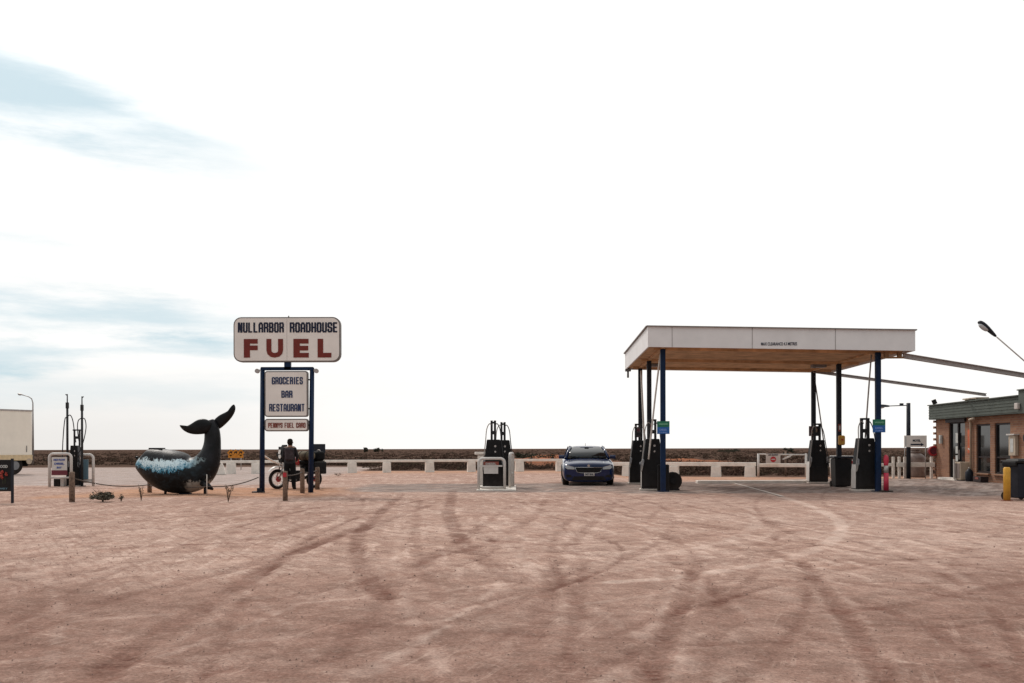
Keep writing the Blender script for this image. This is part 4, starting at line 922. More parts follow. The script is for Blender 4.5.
p = mw @ Vector((.22, 0, 1.10)); t_ = thing('tank_bag', p, mt_.rotation_euler.z, 'black bag standing on the red tank of the motorcycle', 'bag')
MB().box((0, 0, .17), (.34, .34, .36), taper=.8).build('bag', M['trousers'], t_, bevel=.06, seg=3)
MB().box((0, -.172, .17), (.18, .02, .14)).build('pocket', M['bagg'], t_, bevel=.01)
def human(name, pos, rz, lab, sc_=1.0):
    """one continuous skin-modifier figure seen from behind, head bowed a little"""
    t_ = thing(name, pos, rz, lab, 'person')
    V_ = [(0,0,.92), (0,0,1.10), (0,.01,1.28), (0,.02,1.40), (0,.03,1.47), (0,.06,1.54), (0,.08,1.62), (0,.09,1.70),
          (-.09,0,.86), (-.11,.01,.50), (-.12,-.02,.10), (-.12,.10,.035), (-.12,.19,.03),
          (.09,0,.86), (.12,.0,.50), (.14,-.03,.10), (.15,.09,.035), (.16,.18,.03),
          (-.17,.01,1.40), (-.23,.03,1.14), (-.18,.24,1.00), (-.16,.30,.98),
          (.17,.01,1.40), (.25,.03,1.14), (.20,.25,1.02), (.18,.31,1.0)]
    Rr = [.155,.15,.165,.13,.062,.080,.100,.085, .135,.10,.075,.06,.04, .135,.10,.075,.06,.04, .075,.058,.045,.035, .075,.058,.045,.035]
    E = [(0,1),(1,2),(2,3),(3,4),(4,5),(5,6),(6,7),(0,8),(8,9),(9,10),(10,11),(11,12),(0,13),(13,14),(14,15),(15,16),(16,17),(3,18),(18,19),(19,20),(20,21),(3,22),(22,23),(23,24),(24,25)]
    me_ = bpy.data.meshes.new('s'); me_.from_pydata(V_, E, []); ob = bpy.data.objects.new('s', me_); COL.objects.link(ob)
    m1 = ob.modifiers.new('skin', 'SKIN'); m2 = ob.modifiers.new('sub', 'SUBSURF'); m2.levels = 2
    for i, sv in enumerate(me_.skin_vertices[0].data): k = 1.0 if i in (6,7) else 1; sv.radius = (Rr[i]*(1.25 if i < 4 else 1), Rr[i]*(.80 if i < 4 else 1)); sv.use_root = (i == 0)
    dg = bpy.context.evaluated_depsgraph_get(); dg.update(); fm = bpy.data.meshes.new_from_object(ob.evaluated_get(dg)); bpy.data.objects.remove(ob)
    fm.materials.clear()
    for m_ in (M['jacket'], M['trousers'], M['skin'], M['rubber'], M['hair']): fm.materials.append(m_)
    for p in fm.polygons:
        c_ = p.center; p.use_smooth = True
        if c_.z < .12: p.material_index = 3
        elif c_.z < .90 and abs(c_.y) < .16: p.material_index = 1
        elif c_.z > 1.53: p.material_index = 4 if (c_.z > 1.66 or c_.y < .12) else 2
        elif c_.y > .255 and c_.z < 1.1: p.material_index = 2
        elif c_.z > 1.455: p.material_index = 2
    fm.name = 'body'; o_ = bpy.data.objects.new('body', fm); COL.objects.link(o_); o_.parent = t_
    hr = [[Vector((.098*k*math.cos(a), .07+.105*k*math.sin(a) - .012, z_)) for a in [2*PI*j/14 for j in range(14)]] for k, z_ in ((.70,1.545), (.95,1.60), (1.0,1.66), (.9,1.71), (.6,1.745), (.2,1.757))]
    for q_ in hr:
        for v_ in q_: v_.y = min(v_.y, .14 if v_.z < 1.68 else .2)
    MB().loft(hr).build('hair', M['hair'], t_)
    # hands with five fingers
    for sx_, hx in ((-1, -.155), (1, .175)):
        mb = MB(); mb.tube([(hx, .29, .99), (hx, .33, .975), (hx, .37, .97)], [.030, .042, .036], 8)
        for k, ln in enumerate((.065, .075, .07, .055)):
            fx = hx-.030+.020*k; mb.tube([(fx, .36, .972), (fx, .36+ln*.6, .965), (fx, .36+ln, .945)], [.0095, .009, .007], 6)
        mb.tube([(hx-sx_*.03, .32, .975), (hx-sx_*.06, .35, .965), (hx-sx_*.065, .385, .955)], [.012, .011, .008], 6)
        mb.build('hand', M['skin'], t_)
    # face on the far side
    mb = MB(); mb.tube([(0,.175,1.61), (0,.195,1.595)], [.016,.010], 6); mb.build('nose', M['skin'], t_)
    for s_ in (-1, 1): MB().box((s_*.035,.168,1.635), (.022,.008,.010)).build('eye', M['hair'], t_)
    MB().box((0,.172,1.57), (.045,.008,.010)).build('mouth', M['rust'], t_)
    for s_ in (-1, 1): MB().box((s_*.098, .085, 1.615), (.012, .03, .05)).build('ear', M['skin'], t_, bevel=.005)
    bk = MB().box((0, -.15, 1.22), (.30, .12, .42)).build('backpack_panel', M['bagg'], t_, bevel=.05, seg=3)
    t_.scale = (sc_,)*3
    return t_
human('person', (X(290.8, 33.4), 33.25, 0), R(4), 'person in dark grey jacket and black trousers, back turned, before the motorcycle', .97)

# dark signboard seen beyond the bike, and yellow animal warning sign
d = 60.0; t_ = thing('roadside_board', (X(317, d+2), d+2.5, 0), 0, 'dark blank board on two legs behind the right sign post', 'sign')
MB().box((0, 0, Z(448.3, 317, d)), (.85, .04, .55)).build('board', M['darkpost'], t_, bevel=.01)
for s_ in (-1, 1): MB().cyl((s_*.3, .05, 0), (s_*.3, .05, Z(448, 317, d)), .03).build('leg', M['steel'], t_)
d = 66.0; t_ = thing('animal_warning_sign', (X(235.7, d), d, 0), 0, 'orange triple diamond animal warning sign behind the concrete barrier', 'sign')
for k in (-1, 0, 1):
    cz_ = 1.12; r_ = .25; cxx = k*.33
    dm = MB().prism([(cxx-r_, cz_), (cxx, cz_-r_), (cxx+r_, cz_), (cxx, cz_+r_)], -.02+.025*abs(k), .0+.025*abs(k)).build('diamond', M['orange'], t_)
    yk = -.026+.025*abs(k)
    MB().prism([(cxx-.10, cz_+.02), (cxx-.04, cz_+.09), (cxx+.05, cz_+.08), (cxx+.10, cz_+.12), (cxx+.09, cz_-.02), (cxx+.06, cz_-.10), (cxx+.03, cz_), (cxx-.04, cz_), (cxx-.07, cz_-.10)], yk, yk+.004).build('animal_symbol', M['black'], dm)
MB().box((0, .02, .88), (1.0, .03, .20)).build('distance_plate', M['orange'], t_)
for s_ in (-1, 1): MB().cyl((s_*.33, .07, 0), (s_*.33, .07, 1.0), .03).build('leg', M['steel'], t_)

# ------------------------------------------------------------ concrete barriers
def barrier(name, A, B, posts, hgt, lab, pw=.5, rh=.19):
    A, B = Vector((*A, 0)), Vector((*B, 0)); ang = math.atan2(B.y-A.y, B.x-A.x); Lg = (B-A).length
    t_ = thing(name, A, ang, lab, 'barrier', 'whitewashed concrete barriers')
    mb = MB(); mb.box((Lg/2, 0, hgt-rh/2), (Lg, .16, rh)); mb.build('rail', M['concrete'], t_, bevel=.02)
    for px_ in posts:
        s_ = (px_-512)/F; # crossing of this ray with the line gives the post position
        den = (B.x-A.x) - s_*(B.y-A.y); tt = (s_*A.y - A.x)/den
        MB().box((tt*Lg, 0, (hgt-rh)/2-.05), (pw*random.uniform(.9, 1.1), .30, hgt-rh+.09), taper=.93, ry=random.uniform(-.02, .02)).build('post', M['concrete'], t_, bevel=.02)
    return t_
barrier('concrete_barrier', (X(205, 54.5), 54.5), (X(604, 59.8), 59.8), [231, 256, 287, 318, 352, 386.7, 429.5, 471.3, 519.3, 560, 596], .735, 'long whitewashed concrete barrier running from the whale to the car', .5, .145)
barrier('concrete_barrier', (X(607, 48.6), 48.6), (X(756, 46.2), 46.2), [627, 674, 716, 750], .68, 'short whitewashed concrete barrier right of the car', .46, .18)
barrier('concrete_barrier', (X(757.5, 45.9), 45.9), (X(868, 44.6), 44.6), [812, 864], .64, 'concrete barrier rail behind the pipe gate', .4, .17)
t_ = thing('concrete_block', (X(218, 53), 53.0, 0), .2, 'broken white concrete block at the left end of the long barrier', 'block')
MB().prism([(-.38,0), (.40,0), (.33,.35), (.18,.70), (.05,.30), (-.10,.62), (-.28,.60)], -.15, .15).build('block', M['concrete'], t_, bevel=.03)
# pipe gates
def pgate(pa, pb_, d, ytop, lab, sign=None):
    xa, xb = X(pa, d), X(pb_, d); zt = Z(ytop, pa, d); t_ = thing('pipe_gate', ((xa+xb)/2, d, 0), 0, lab, 'gate', 'white pipe gates'); w = xb-xa
    MB().cyl((-w/2, 0, 0), (-w/2, 0, zt), .05).build('post', M['white'], t_); MB().cyl((w/2, 0, 0), (w/2, 0, zt), .05).build('post', M['white'], t_)
    MB().cyl((-w/2, 0, zt-.03), (w/2, 0, zt-.06), .032).cyl((.1, 0, zt-.22), (w*.22, 0, zt-.06), .03).build('top_rail', M['white'], t_)
    return t_, w, zt
g1, w_, zt = pgate(758.3, 806, 45.6, 453.6, 'white pipe gate with a no entry sign, left of the dispensers')
d = 45.5; t_ = thing('no_entry_sign', (X(772.8, d), d-.06, .9), 0, 'white sign with red disc hanging on the left pipe gate', 'sign')
MB().box((0, 0, -.03), (.66, .02, .44)).build('panel', M['white'], t_); text('lettering', 'NO ENTRY', M['letter'], t_, (0, -.016, .13), .065, .44, .03)
dk = MB().tube([(0,-.012,-.07), (0,-.018,-.07)], .13, 24).build('disc', M['noentry'], t_); MB().box((0, -.021, -.07), (.17, .004, .045)).build('bar', M['white'], dk)
pgate(831, 871, 44.4, 455.5, 'white pipe gate behind the square bin')
d = 44.2; t_ = thing('small_notice_board', (X(853.5, d), d, .68), 0, 'small white sign with red spot behind the square bin', 'sign')
MB().box((0, 0, 0), (.42, .02, .30)).build('panel', M['white'], t_); MB().tube([(-.1,-.012,.03), (-.1,-.018,.03)], .07, 16).build('disc', M['noentry'], t_)
t_ = thing('marker_post', (X(785.6, 46.8), 46.8, 0), 0, 'short brown marker post behind the no entry gate', 'post')
MB().cyl((0,0,0), (0,0,1.22), .045).build('shaft', M['wood'], t_); MB().box((.03, -.05, .88), (.40, .03, .05), ry=-.35).build('arm', M['white'], t_)
tag(MB().box((X(752, 38.2), 38.2, .045), (X(808,38.2)-X(697,38.2), .45, .13)).build('kerb', M['concrete'], None, bevel=.02), kind='structure')
# painted line on the apron
a_, b__ = Vector((*gp(727, 481.6), .02)), Vector((*gp(783, 497), .02)); dr = (b__-a_).normalized(); nn = Vector((-dr.y, dr.x, 0))*.06
mb = MB(); pts = []
for k in range(25):
    p = a_.lerp(b__, k/24); pts.append((p-nn*random.uniform(.7, 1), p+nn*random.uniform(.7, 1)))
V_ = [[mb.bm.verts.new(q_) for q_ in pr] for pr in pts]
for k in range(24): mb.bm.faces.new((V_[k][0], V_[k][1], V_[k+1][1], V_[k+1][0]))
tag(mb.build('painted_line', M['offwhite'], None), kind='structure')
# white fence near the building
t_ = thing('white_rail_fence', (X(899, 43.6), 43.6, 0), 0, 'white post and rail fence between the red bollard and the building', 'fence')
MB().box((.73, 0, .60), (1.66, .06, .20)).build('rail', M['concrete'], t_, bevel=.01)
for px_ in (893.8, 899.8, 905.5, 932): MB().box((X(px_, 43.6)-X(899, 43.6), .07, .47), (.11, .08, .96)).build('post', M['concrete'], t_, bevel=.01)
MB().box((X(884, 43.6)-X(899, 43.6), .02, .60), (.75, .05, .14)).build('rail', M['concrete'], t_, bevel=.01)
# tank
t_ = thing('gas_tank', (X(917.3, 45), 45.2, 0), 0, 'squat brown grey tank with narrow neck behind the white fence', 'tank')
rt = .42; MB().tube([(0,0,0), (0,0,.06), (0,0,.85), (0,0,.98), (0,0,1.06), (0,0,1.10)], [rt*.94, rt, rt, rt*.88, rt*.62, rt*.40], 28).build('shell', M['tank'], t_)
MB().tube([(0,0,1.08), (0,0,1.24)], [.20, .20], 20).tube([(0,0,1.24), (0,0,1.28)], [.23, .23], 20).build('neck', M['tank'], t_)
# arrow sign
t_ = thing('arrow_sign', (X(915.4, 43.1), 43.1, 0), 0, 'white arrow sign on two thin legs before the tank', 'sign')
zc = Z(441.3, 915, 43.1); bd = MB().box((0, 0, zc), (.97, .03, .50)).build('board', M['signface'], t_)
MB().prism([(-.22, -.03), (.24, -.03), (.24, -.07), (.36, 0.0), (.24, .07), (.24, .03), (-.22, .03)], -.022, -.017).build('arrow', M['letter'], bd, loc=(0, 0, zc-.14))
text('lettering', 'MOTEL', M['letter'], bd, (.05, -.018, zc+.03), .10, .34, .03)
MB().box((-.42, -.017, zc), (.06, .004, .40)).build('edge_marking', M['paleprint'], bd)
for s_ in (-1, 1): MB().cyl((s_*.45, .03, 0), (s_*.45, .03, zc+.2), .016).build('leg', M['steel'], t_)
# lamp behind it
def clam(t_, p, d_, ln, m1='darkpost', w=.16):
    """flat street lamp head pointing along d_ from p"""
    d_ = Vector(d_).normalized(); p = Vector(p); side = d_.cross(Vector((0,0,1))).normalized(); up = side.cross(d_)
    def rg(k, w_, h0, h1): c_ = p + d_*ln*k; return [c_ + side*w_*math.cos(a) + up*(h1 if math.sin(a) > 0 else h0)*math.sin(a) for a in [2*PI*j/12 for j in range(12)]]
    MB().loft([rg(0, .03, .03, .03), rg(.2, .06, .05, .05), rg(.5, w*.8, .04, .08), rg(.85, w, .04, .09), rg(1, w*.5, .03, .04)]).build('lamp_head', M[m1], t_, sub=1)
    MB().loft([[q_ - up*.03 for q_ in rg(.42, w*.6, .03, .02)], [q_ - up*.03 for q_ in rg(.65, w*.8, .09, .02)], [q_ - up*.03 for q_ in rg(.92, w*.6, .05, .02)]]).build('lens', M['lampglass'], t_, sub=1)
t_ = thing('street_lamp', (X(908.5, 43.4), 43.4, 0), 0, 'dark lamp post with arm reaching left beside the arrow sign', 'street lamp', 'street lamps')
zt = Z(403, 908, 43.4); MB().cyl((0,0,0), (0,0,zt), .095, .085, 12).build('pole', M['darkpost'], t_)
MB().cyl((0,0,zt-.10), (-.88,0,zt-.13), .02).box((-.30,0,zt-.06), (.14, .1, .10)).build('arm', M['darkpost'], t_); clam(t_, (-.8, 0, zt-.13), (-1, 0, -.02), .55)
d = 27.0; hx, hz_ = X(980, d), Z(322.5, 980, d)
t_ = thing('street_lamp', (X(1058, d), d, 0), 0, 'oval lamp head on a sloping arm at the right edge', 'street lamp', 'street lamps')
bx_ = X(1058, d); ex, ez = X(997, d), Z(337, 997, d); MB().cyl((0,0,0), (0,0,Z(390, 1058, d)+.3), .06).build('pole', M['steel'], t_)
MB().tube([(0, 0, Z(390, 1058, d)), (ex-bx_, 0, ez)], .018).build('arm', M['steel'], t_); clam(t_, (ex-bx_, 0, ez), (hx-ex, 0, hz_-ez), .66, w=.15)
d = 84.0; t_ = thing('street_lamp', (X(33, d), d, 0), 0, 'thin grey street lamp rising behind the truck trailer', 'street lamp', 'street lamps')
zt = Z(397, 33, d); MB().tube([(0,0,0), (0,0,zt-2.2), (0,0,zt-.5), (-.10,0,zt-.15), (-.35,0,zt+.02), (-.8,0,zt+.16)], [.09,.07,.05,.045,.04,.035]).build('pole', M['steel'], t_); clam(t_, (-.75, 0, zt+.15), (-1, 0, .22), .55, 'steel', .14)

# ------------------------------------------------------------ steel beams from canopy to the building
def beam(a, b_, w, h_, lab):
    a, b_ = Vector(a), Vector(b_); Lg = (b_-a).length; o_ = MB()
    o_.box((Lg/2, 0, h_/2), (Lg, w, .02)); o_.box((Lg/2, 0, -h_/2), (Lg, w, .02)); o_.box((Lg/2, 0, 0), (Lg, .02, h_-.02))
    o_ = o_.build('steel_beam', M['steel2'], None); d_ = (b_-a).normalized()
    o_.matrix_world = Matrix.Translation(a) @ d_.to_track_quat('X', 'Z').to_matrix().to_4x4()
    tag(o_, lab, 'beam', 'steel beams from canopy to building')
M['steel2'] = mat('grey_beam_paint', (.36,.31,.29), .6, .1, var=.12)
pA = CW(x1-.15, y0+.35, 0); pA.z = Z(354.6, 910, pA.y)
beam((X(903, pA.y), pA.y, pA.z-.03), (X(1062, 33), 33.0, Z(381.5, 1062, 33.0)), .12, .13, 'thicker grey steel beam from the front right canopy corner to the right')
beam((X(813, 38), 38.0, Z(371.3, 813, 38)), (X(986, 40.4), 40.4, Z(394.8, 986, 40.4)), .10, .09, 'thin grey steel beam from the rear of the canopy to the building roof')

# ------------------------------------------------------------ building
WA = math.atan(.034); ox, oy = 18.62, 43.7
bd = thing('roadhouse_building', (ox, oy, 0), -WA, 'low orange brick roadhouse building with dark green metal fascia', 'building')
# local: x away from the forecourt (east), y along the facade (negative = towards the camera)
dy_ = lambda d: d-oy
def wall_seg(mb, ya, yb, za, zb, th=.22): mb.box((th/2, (ya+yb)/2, (za+zb)/2), (th, yb-ya, zb-za))
ops = sorted([(dy_(40.67), dy_(42.3), 0, 2.42), (dy_(38.36), dy_(39.6), .35, 2.27), (dy_(36.7), dy_(37.98), .35, 2.27)])
mb = MB(); ycur = dy_(26); zT = 2.95
for ya, yb, za, zb in ops:
    wall_seg(mb, ycur, ya, 0, zT); 
    if za > 0: wall_seg(mb, ya, yb, 0, za)
    wall_seg(mb, ya, yb, zb, zT); ycur = yb
wall_seg(mb, ycur, 0, 0, zT)
mb.box((5.11, -.11, zT/2), (9.78, .22, zT)); mb.box((5.11, dy_(26)+.11, zT/2), (9.78, .22, zT)); mb.box((9.9, dy_(26)/2, zT/2), (.2, -dy_(26)-.44, zT))
mb.build('wall', M['brick'], bd)
for k in range(11): MB().box((-.035, .03, .15+k*.26), (.09, .16, .10)).build('brick_quoin', M['brick'], bd)
mb = MB(); yl0, yl1 = dy_(35.5), .12
mb.box((-.23, (yl0+yl1)/2, 2.88), (.05, yl1-yl0, .62)); 
for k in range(5): mb.box((-.262, (yl0+yl1)/2, 2.64+k*.115), (.016, yl1-yl0-.01, .05))
mb.box((-.26, (yl0+yl1)/2, 3.20), (.14, yl1-yl0, .04)); mb.box((4.9, yl1-.02, 2.88), (10.2, .05, .62))
mb.build('fascia', M['greenmetal'], bd)
mb = MB(); mb.box((-.26, dy_(30.5), 2.96), (.06, 9.9, .82)); mb.box((-.28, dy_(30.5), 3.39), (.14, 9.9, .04)); mb.build('raised_fascia', M['greenmetal'], bd)
MB().box((5, dy_(26)/2, 3.05), (10.3, -dy_(26), .06)).box((-.10, dy_(35)/2, 2.575), (.22, -dy_(35.5)+.1, .03)).build('roof', M['greenmetal'], bd)
# door and windows
def window(ya, yb, za, zb, name, n=1):
    w = MB(); f_ = .07; ym = (ya+yb)/2
    w.box((.09, ya+f_/2, (za+zb)/2), (.09, f_, zb-za)); w.box((.09, yb-f_/2, (za+zb)/2), (.09, f_, zb-za)); w.box((.09, ym, zb-f_/2), (.09, yb-ya-2*f_, f_)); w.box((.09, ym, za+f_/2), (.09, yb-ya-2*f_, f_))
    if name == 'window': w.box((.09, ym, za+.62), (.07, yb-ya-2*f_, .05))
    for q_ in range(1, n): w.box((.09, ya+(yb-ya)*q_/n, (za+zb)/2), (.08, .10, zb-za-2*f_))
    o_ = w.build(name, M['timberdark'], bd)
    MB().box((.10, ym, (za+zb)/2), (.012, yb-ya-.12, zb-za-.12)).build('pane', M['glass'], o_)
    if name == 'window':
        MB().box((-.03, ym, za-.03), (.16, yb-ya+.08, .06)).build('sill', M['brick'], o_)
        MB().box((.16, ya+.30, (za+zb)/2), (.02, .34, zb-za-.2)).build('curtain', M['paleprint'], o_)
    else:
        MB().box((.05, ym-.12, 1.05), (.03, .04, .4)).build('handle', M['steel'], o_)
        for zc_, hh in ((1.75, .42), (1.25, .3), (.9, .25)): MB().box((.02, ym+.05, zc_), (.01, .22, hh)).build('notice', M['paleprint'], o_)
        MB().box((-.03, ym, zb+.08), (.12, yb-ya+.3, .20)).build('lintel', M['timberdark'], o_)
        MB().box((-.2, ym, .04), (.5, yb-ya+.1, .10)).build('step', M['concrete'], o_)
window(*ops[2], 'door', 2); window(*ops[1], 'window'); window(*ops[0], 'window')
P_ = [(.02, dy_(39.85), 2.50), (-.10, dy_(39.9), 2.46), (-.10, dy_(39.95), 2.3), (-.06, dy_(39.95), .1)]
P_ = [(-.22, dy_(39.3), 2.50), (-.20, dy_(39.75), 2.46), (-.07, dy_(39.95), 2.34), (-.07, dy_(39.95), .08)]
MB().tube(P_, .045, 10).build('downpipe', M['acbox'], bd)
# things fixed to the wall
wm_ = Matrix.Translation((ox, oy, 0)) @ Matrix.Rotation(-WA, 4, 'Z')
def BW(x_, d, z_): return wm_ @ Vector((x_, dy_(d), z_))
t_ = thing('wall_poster', BW(-.02, 40.2, 1.12), -WA, 'tall orange red poster on the brick beside the door', 'poster')
MB().box((0, 0, .475), (.02, .30, .95)).build('sheet', M['poster'], t_); MB().box((-.014, 0, .16), (.004, .22, .05), rx=.3).build('print', M['paleprint'], t_)
t_ = thing('meter_box', BW(-.01, 36.3, 1.05), -WA, 'white framed meter box on the brick right of the windows', 'meter box')
MB().box((-.06, 0, .37), (.12, .52, .74)).build('case', M['acbox'], t_, bevel=.01); MB().box((-.125, 0, .37), (.012, .24, .5)).build('window_strip', M['paleprint'], t_)
MB().box((-.09, 0, .77), (.2, .60, .05)).build('hood', M['white'], t_)
t_ = thing('wall_clock', BW(-.01, 35.45, 1.68), -WA, 'round dark plaque on the brick at the right edge', 'plaque')
MB().tube([(0,0,0), (-.05,0,0)], .16, 20).build('disc', M['darkpost'], t_)
t_ = thing('wall_light', BW(-.30, 35.42, 2.72), -WA, 'small white square light on the raised green fascia', 'light')
MB().box((-.05, 0, .1), (.1, .26, .22)).build('case', M['white'], t_, bevel=.02)
t_ = thing('wall_light', BW(-.01, 43.0, 1.55), -WA, 'narrow cream light box on the brick left of the door', 'light')
MB().box((-.06, 0, .15), (.10, .16, .36)).build('case', M['paleprint'], t_, bevel=.01)
t_ = thing('fire_hose_reel', BW(-.12, 43.75, 1.20), -WA, 'red fire hose reel on the far corner of the brick wall', 'hose reel')
MB().tube([(0,-.10,0), (0,.10,0)], .21, 20).build('reel', M['maroon'], t_); 
MB().tube([(.19*math.cos(a), -.11, .19*math.sin(a)) for a in [2*PI*k/20 for k in range(21)]], .035, 8).build('red_rim', M['noentry'], t_); MB().box((.2, 0, 0), (.32, .22, .32)).build('bracket', M['maroon'], t_)
t_ = thing('roof_floodlight', BW(-.18, 43.4, 3.21), -WA, 'small black floodlight on the far corner of the roof', 'floodlight')
MB().box((0, 0, .13), (.16, .12, .2), ry=-.4).cyl((0,0,0), (0,0,.06), .02).build('head', M['black'], t_)
t_ = thing('roof_bracket', BW(.1, 39.9, 3.21), -WA, 'low tan timber platform on the roof where the thin beam lands', 'bracket')
MB().box((0, 0, .10), (.5, 1.3, .05)).box((0, -.5, .04), (.4, .1, .08)).box((0, .5, .04), (.4, .1, .08)).build('platform', M['acbox'], t_)
t_ = thing('ice_box', (X(962, 40.6), 40.5, 0), -WA, 'beige metal cabinet standing against the wall by the door', 'cabinet')
MB().box((0, 0, .40), (.46, .55, .72)).build('cabinet', M['acbox'], t_, bevel=.02); MB().box((-.235, 0, .40), (.015, .46, .60)).build('vent_panel', M['tank'], t_)
MB().box((-.30, .15, .47), (.06, .05, .80)).build('white_strip', M['white'], t_); MB().box((0, 0, .02), (.38, .45, .04)).build('base', M['darkpost'], t_)
t_ = thing('gas_bottle', BW(-.30, 39.55, 0), 0, 'small dark gas bottle on the ground beside the downpipe', 'gas bottle')
MB().tube([(0,0,0), (0,0,.04), (0,0,.36), (0,0,.44), (0,0,.50)], [.12, .15, .15, .10, .05], 16).build('bottle', M['darkpost'], t_); MB().cyl((0,0,.5), (0,0,.56), .03).build('valve', M['steel'], t_)
t_ = thing('doormat_crate', BW(-.35, 38.4, 0), -WA, 'low dark crate on the ground below the first window', 'crate')
MB().box((0, 0, .12), (.3, .7, .22)).build('crate', M['timberdark'], t_, bevel=.01); MB().box((-.155, .0, .16), (.008, .3, .08)).build('label_strip', M['rust'], t_)

# bins at the right edge
d = 25.4; t_ = thing('wheelie_bin', (X(1021.5, d), d+.1, 0), R(12), 'large black wheelie bin with lid at the right edge', 'bin', 'dark rubbish bins')
MB().box((0, 0, .50), (.46, .50, .88), taper=1.16).build('bin_body', M['binblack'] if 'binblack' in M else M['darkpost'], t_, bevel=.03)
MB().box((0, 0, .985), (.62, .66, .07)).box((0, 0, 1.03), (.50, .52, .05), taper=.8).box((-.31, -.02, .93), (.05, .5, .12)).build('lid', M['black'], t_, bevel=.02)
for s_ in (-1, 1): MB().cyl((s_*.22, .25, .10), (s_*.27, .25, .10), .10).build('wheel', M['rubber'], t_)
t_ = thing('yellow_bollard', (X(1008.8, 25.0), 25.1, 0), 0, 'yellow steel bollard left of the large black bin', 'bollard')
MB().tube([(0,0,0), (0,0,.82), (0,0,.85)], [.085, .085, .06], 18).build('post', M['yellow'], t_); MB().cyl((0,0,0), (0,0,.012), .14).build('base_plate', M['rust'], t_)

# ------------------------------------------------------------ trailer
ta = Vector((X(32.2, 54.8), 54.8, 0)); dirv = Vector((-.50, -.866, 0)); ang = math.atan2(dirv.y, dirv.x)
t_ = thing('truck_trailer', ta, ang, 'large cream box trailer with beige skirt at the left edge', 'trailer')
zt = 3.50
MB().box((6.5, -1.25, (zt+1.06)/2), (13.0, 2.5, zt-1.06)).build('box', M['cream'], t_, bevel=.03)
MB().box((6.5, -1.25, zt+.02), (13.02, 2.52, .04)).box((6.5, .012, zt-.02), (13, .03, .05)).build('top_rail', M['steel'], t_)
MB().box((6.5, -1.25, .92), (13.02, 2.54, .29)).build('skirt', M['beige'], t_, bevel=.01)
MB().box((6.5, -1.25, .68), (12.0, .9, .2)).box((3.2, -1.25, .50), (.15, 2.2, .15)).box((1.9, -1.25, .50), (.15, 2.2, .15)).box((.9, -1.25, .50), (.15, 2.2, .15)).build('chassis', M['black'], t_)
for ax in (.98, 2.28, 3.58):
    for sy in (-.18, -2.32):
        w_ = MB().tube([(ax, sy-.30*(1 if sy > -1 else -1)*1, .50), (ax, sy, .50), (ax, sy+.14*(1 if sy > -1 else -1), .50)], [.49, .50, .44], 26).build('wheel', M['rubber'], t_)
        MB().tube([(ax, sy+.141*(1 if sy > -1 else -1), .5), (ax, sy+.15*(1 if sy > -1 else -1), .5)], .24, 18).build('rim', M['grey'], w_)
MB().box((.28, -.25, .62), (.04, .5, .34)).build('mudflap', M['black'], t_)
MB().tube([(.20, .0, .72), (.20, .03, .72)], .16, 18).box((.2, -.15, .72), (.05, .3, .05)).build('rear_light', M['acbox'], t_)
MB().box((.34, .02, 1.4), (.03, .03, .35)).build('latch', M['signgrey'], t_)
# dark menu board at the left edge
d = 25.2; t_ = thing('menu_board', (X(12.3, d), d, 0), R(-8), 'black board with flower print and pale script at the left edge', 'sign')
bo = MB().box((-.42, 0, .70), (.80, .05, .80)).build('board', M['black'], t_, bevel=.01)
for xx in (0, -.84): MB().box((xx, 0, .56), (.05, .05, 1.14)).build('leg', M['darkpost'], t_)
text('lettering', 'FRESH FOOD', M['paleprint'], bo, (-.36, -.032, .93), .075, .5, .02); text('lettering', 'OPEN DAILY', M['slate'], bo, (-.36, -.032, .37), .045, .5, .02)
mb = MB(); r = random.Random(2)
for k in range(12): a = r.uniform(0, 6.28); mb.tube([(-.22+.09*math.cos(a)*r.random(), -.028, .72+.10*math.sin(a)*r.random()), (-.22+.09*math.cos(a), -.034, .72+.12*math.sin(a))], [.02, .03], 7)
mb.build('flower_print', M['flowers'], bo)
MB().box((-.24, -.029, .58), (.02, .004, .18)).box((-.18, -.029, .56), (.02, .004, .14)).build('stem_print', M['treeleaf'], bo)

# ------------------------------------------------------------ car
d = 36.0; ct = thing('parked_car', (X(588.6, d), d, 0), R(-2.2), 'dark blue sedan parked facing the camera beside the canopy', 'car')
st = [(-.03,.80,.20,.68,.72), (-.02,.86,.14,.74,.785), (.10,.935,.12,.785,.85), (.55,.955,.13,.85,.915), (1.05,.955,.14,.90,.96), (1.40,.95,.16,.93,.985), (2.2,.935,.17,.96,1.0), (3.2,.935,.17,.98,1.0), (4.0,.93,.18,1.0,1.03), (4.5,.88,.24,1.0,1.06), (4.72,.80,.34,.94,1.0), (4.78,.66,.42,.84,.88)]
rings = []
for y_, w, zb, zs, ztp in st:
    h_ = [(0,zb), (.80*w,zb), (.97*w,zb+.12), (w,(zb+zs)/2), (.985*w,zs-.06), (.90*w,zs+.015), (.55*w,ztp-.01), (0,ztp)]
    rings.append([Vector((a, y_, b_)) for a, b_ in h_] + [Vector((-a, y_, b_)) for a, b_ in h_[-2:0:-1]])
body = MB().loft(rings).build('body', M['carpaint'], ct, sub=2)
def gring(y_b, wb, zb, wt, zt_): return None
gh = [(1.28, .70, .985), (1.42, .80, .97), (2.4, .835, .975), (3.6, .82, .99), (4.30, .68, 1.03)]; rf_ = [(2.06, .50, 1.405), (2.12, .585, 1.40), (2.6, .615, 1.44), (3.3, .60, 1.425), (3.62, .52, 1.37)]
low_ = [Vector((w, y_, z_)) for y_, w, z_ in gh] + [Vector((-w, y_, z_)) for y_, w, z_ in gh[::-1]]
top_ = [Vector((w, y_, z_)) for y_, w, z_ in rf_] + [Vector((-w, y_, z_)) for y_, w, z_ in rf_[::-1]]
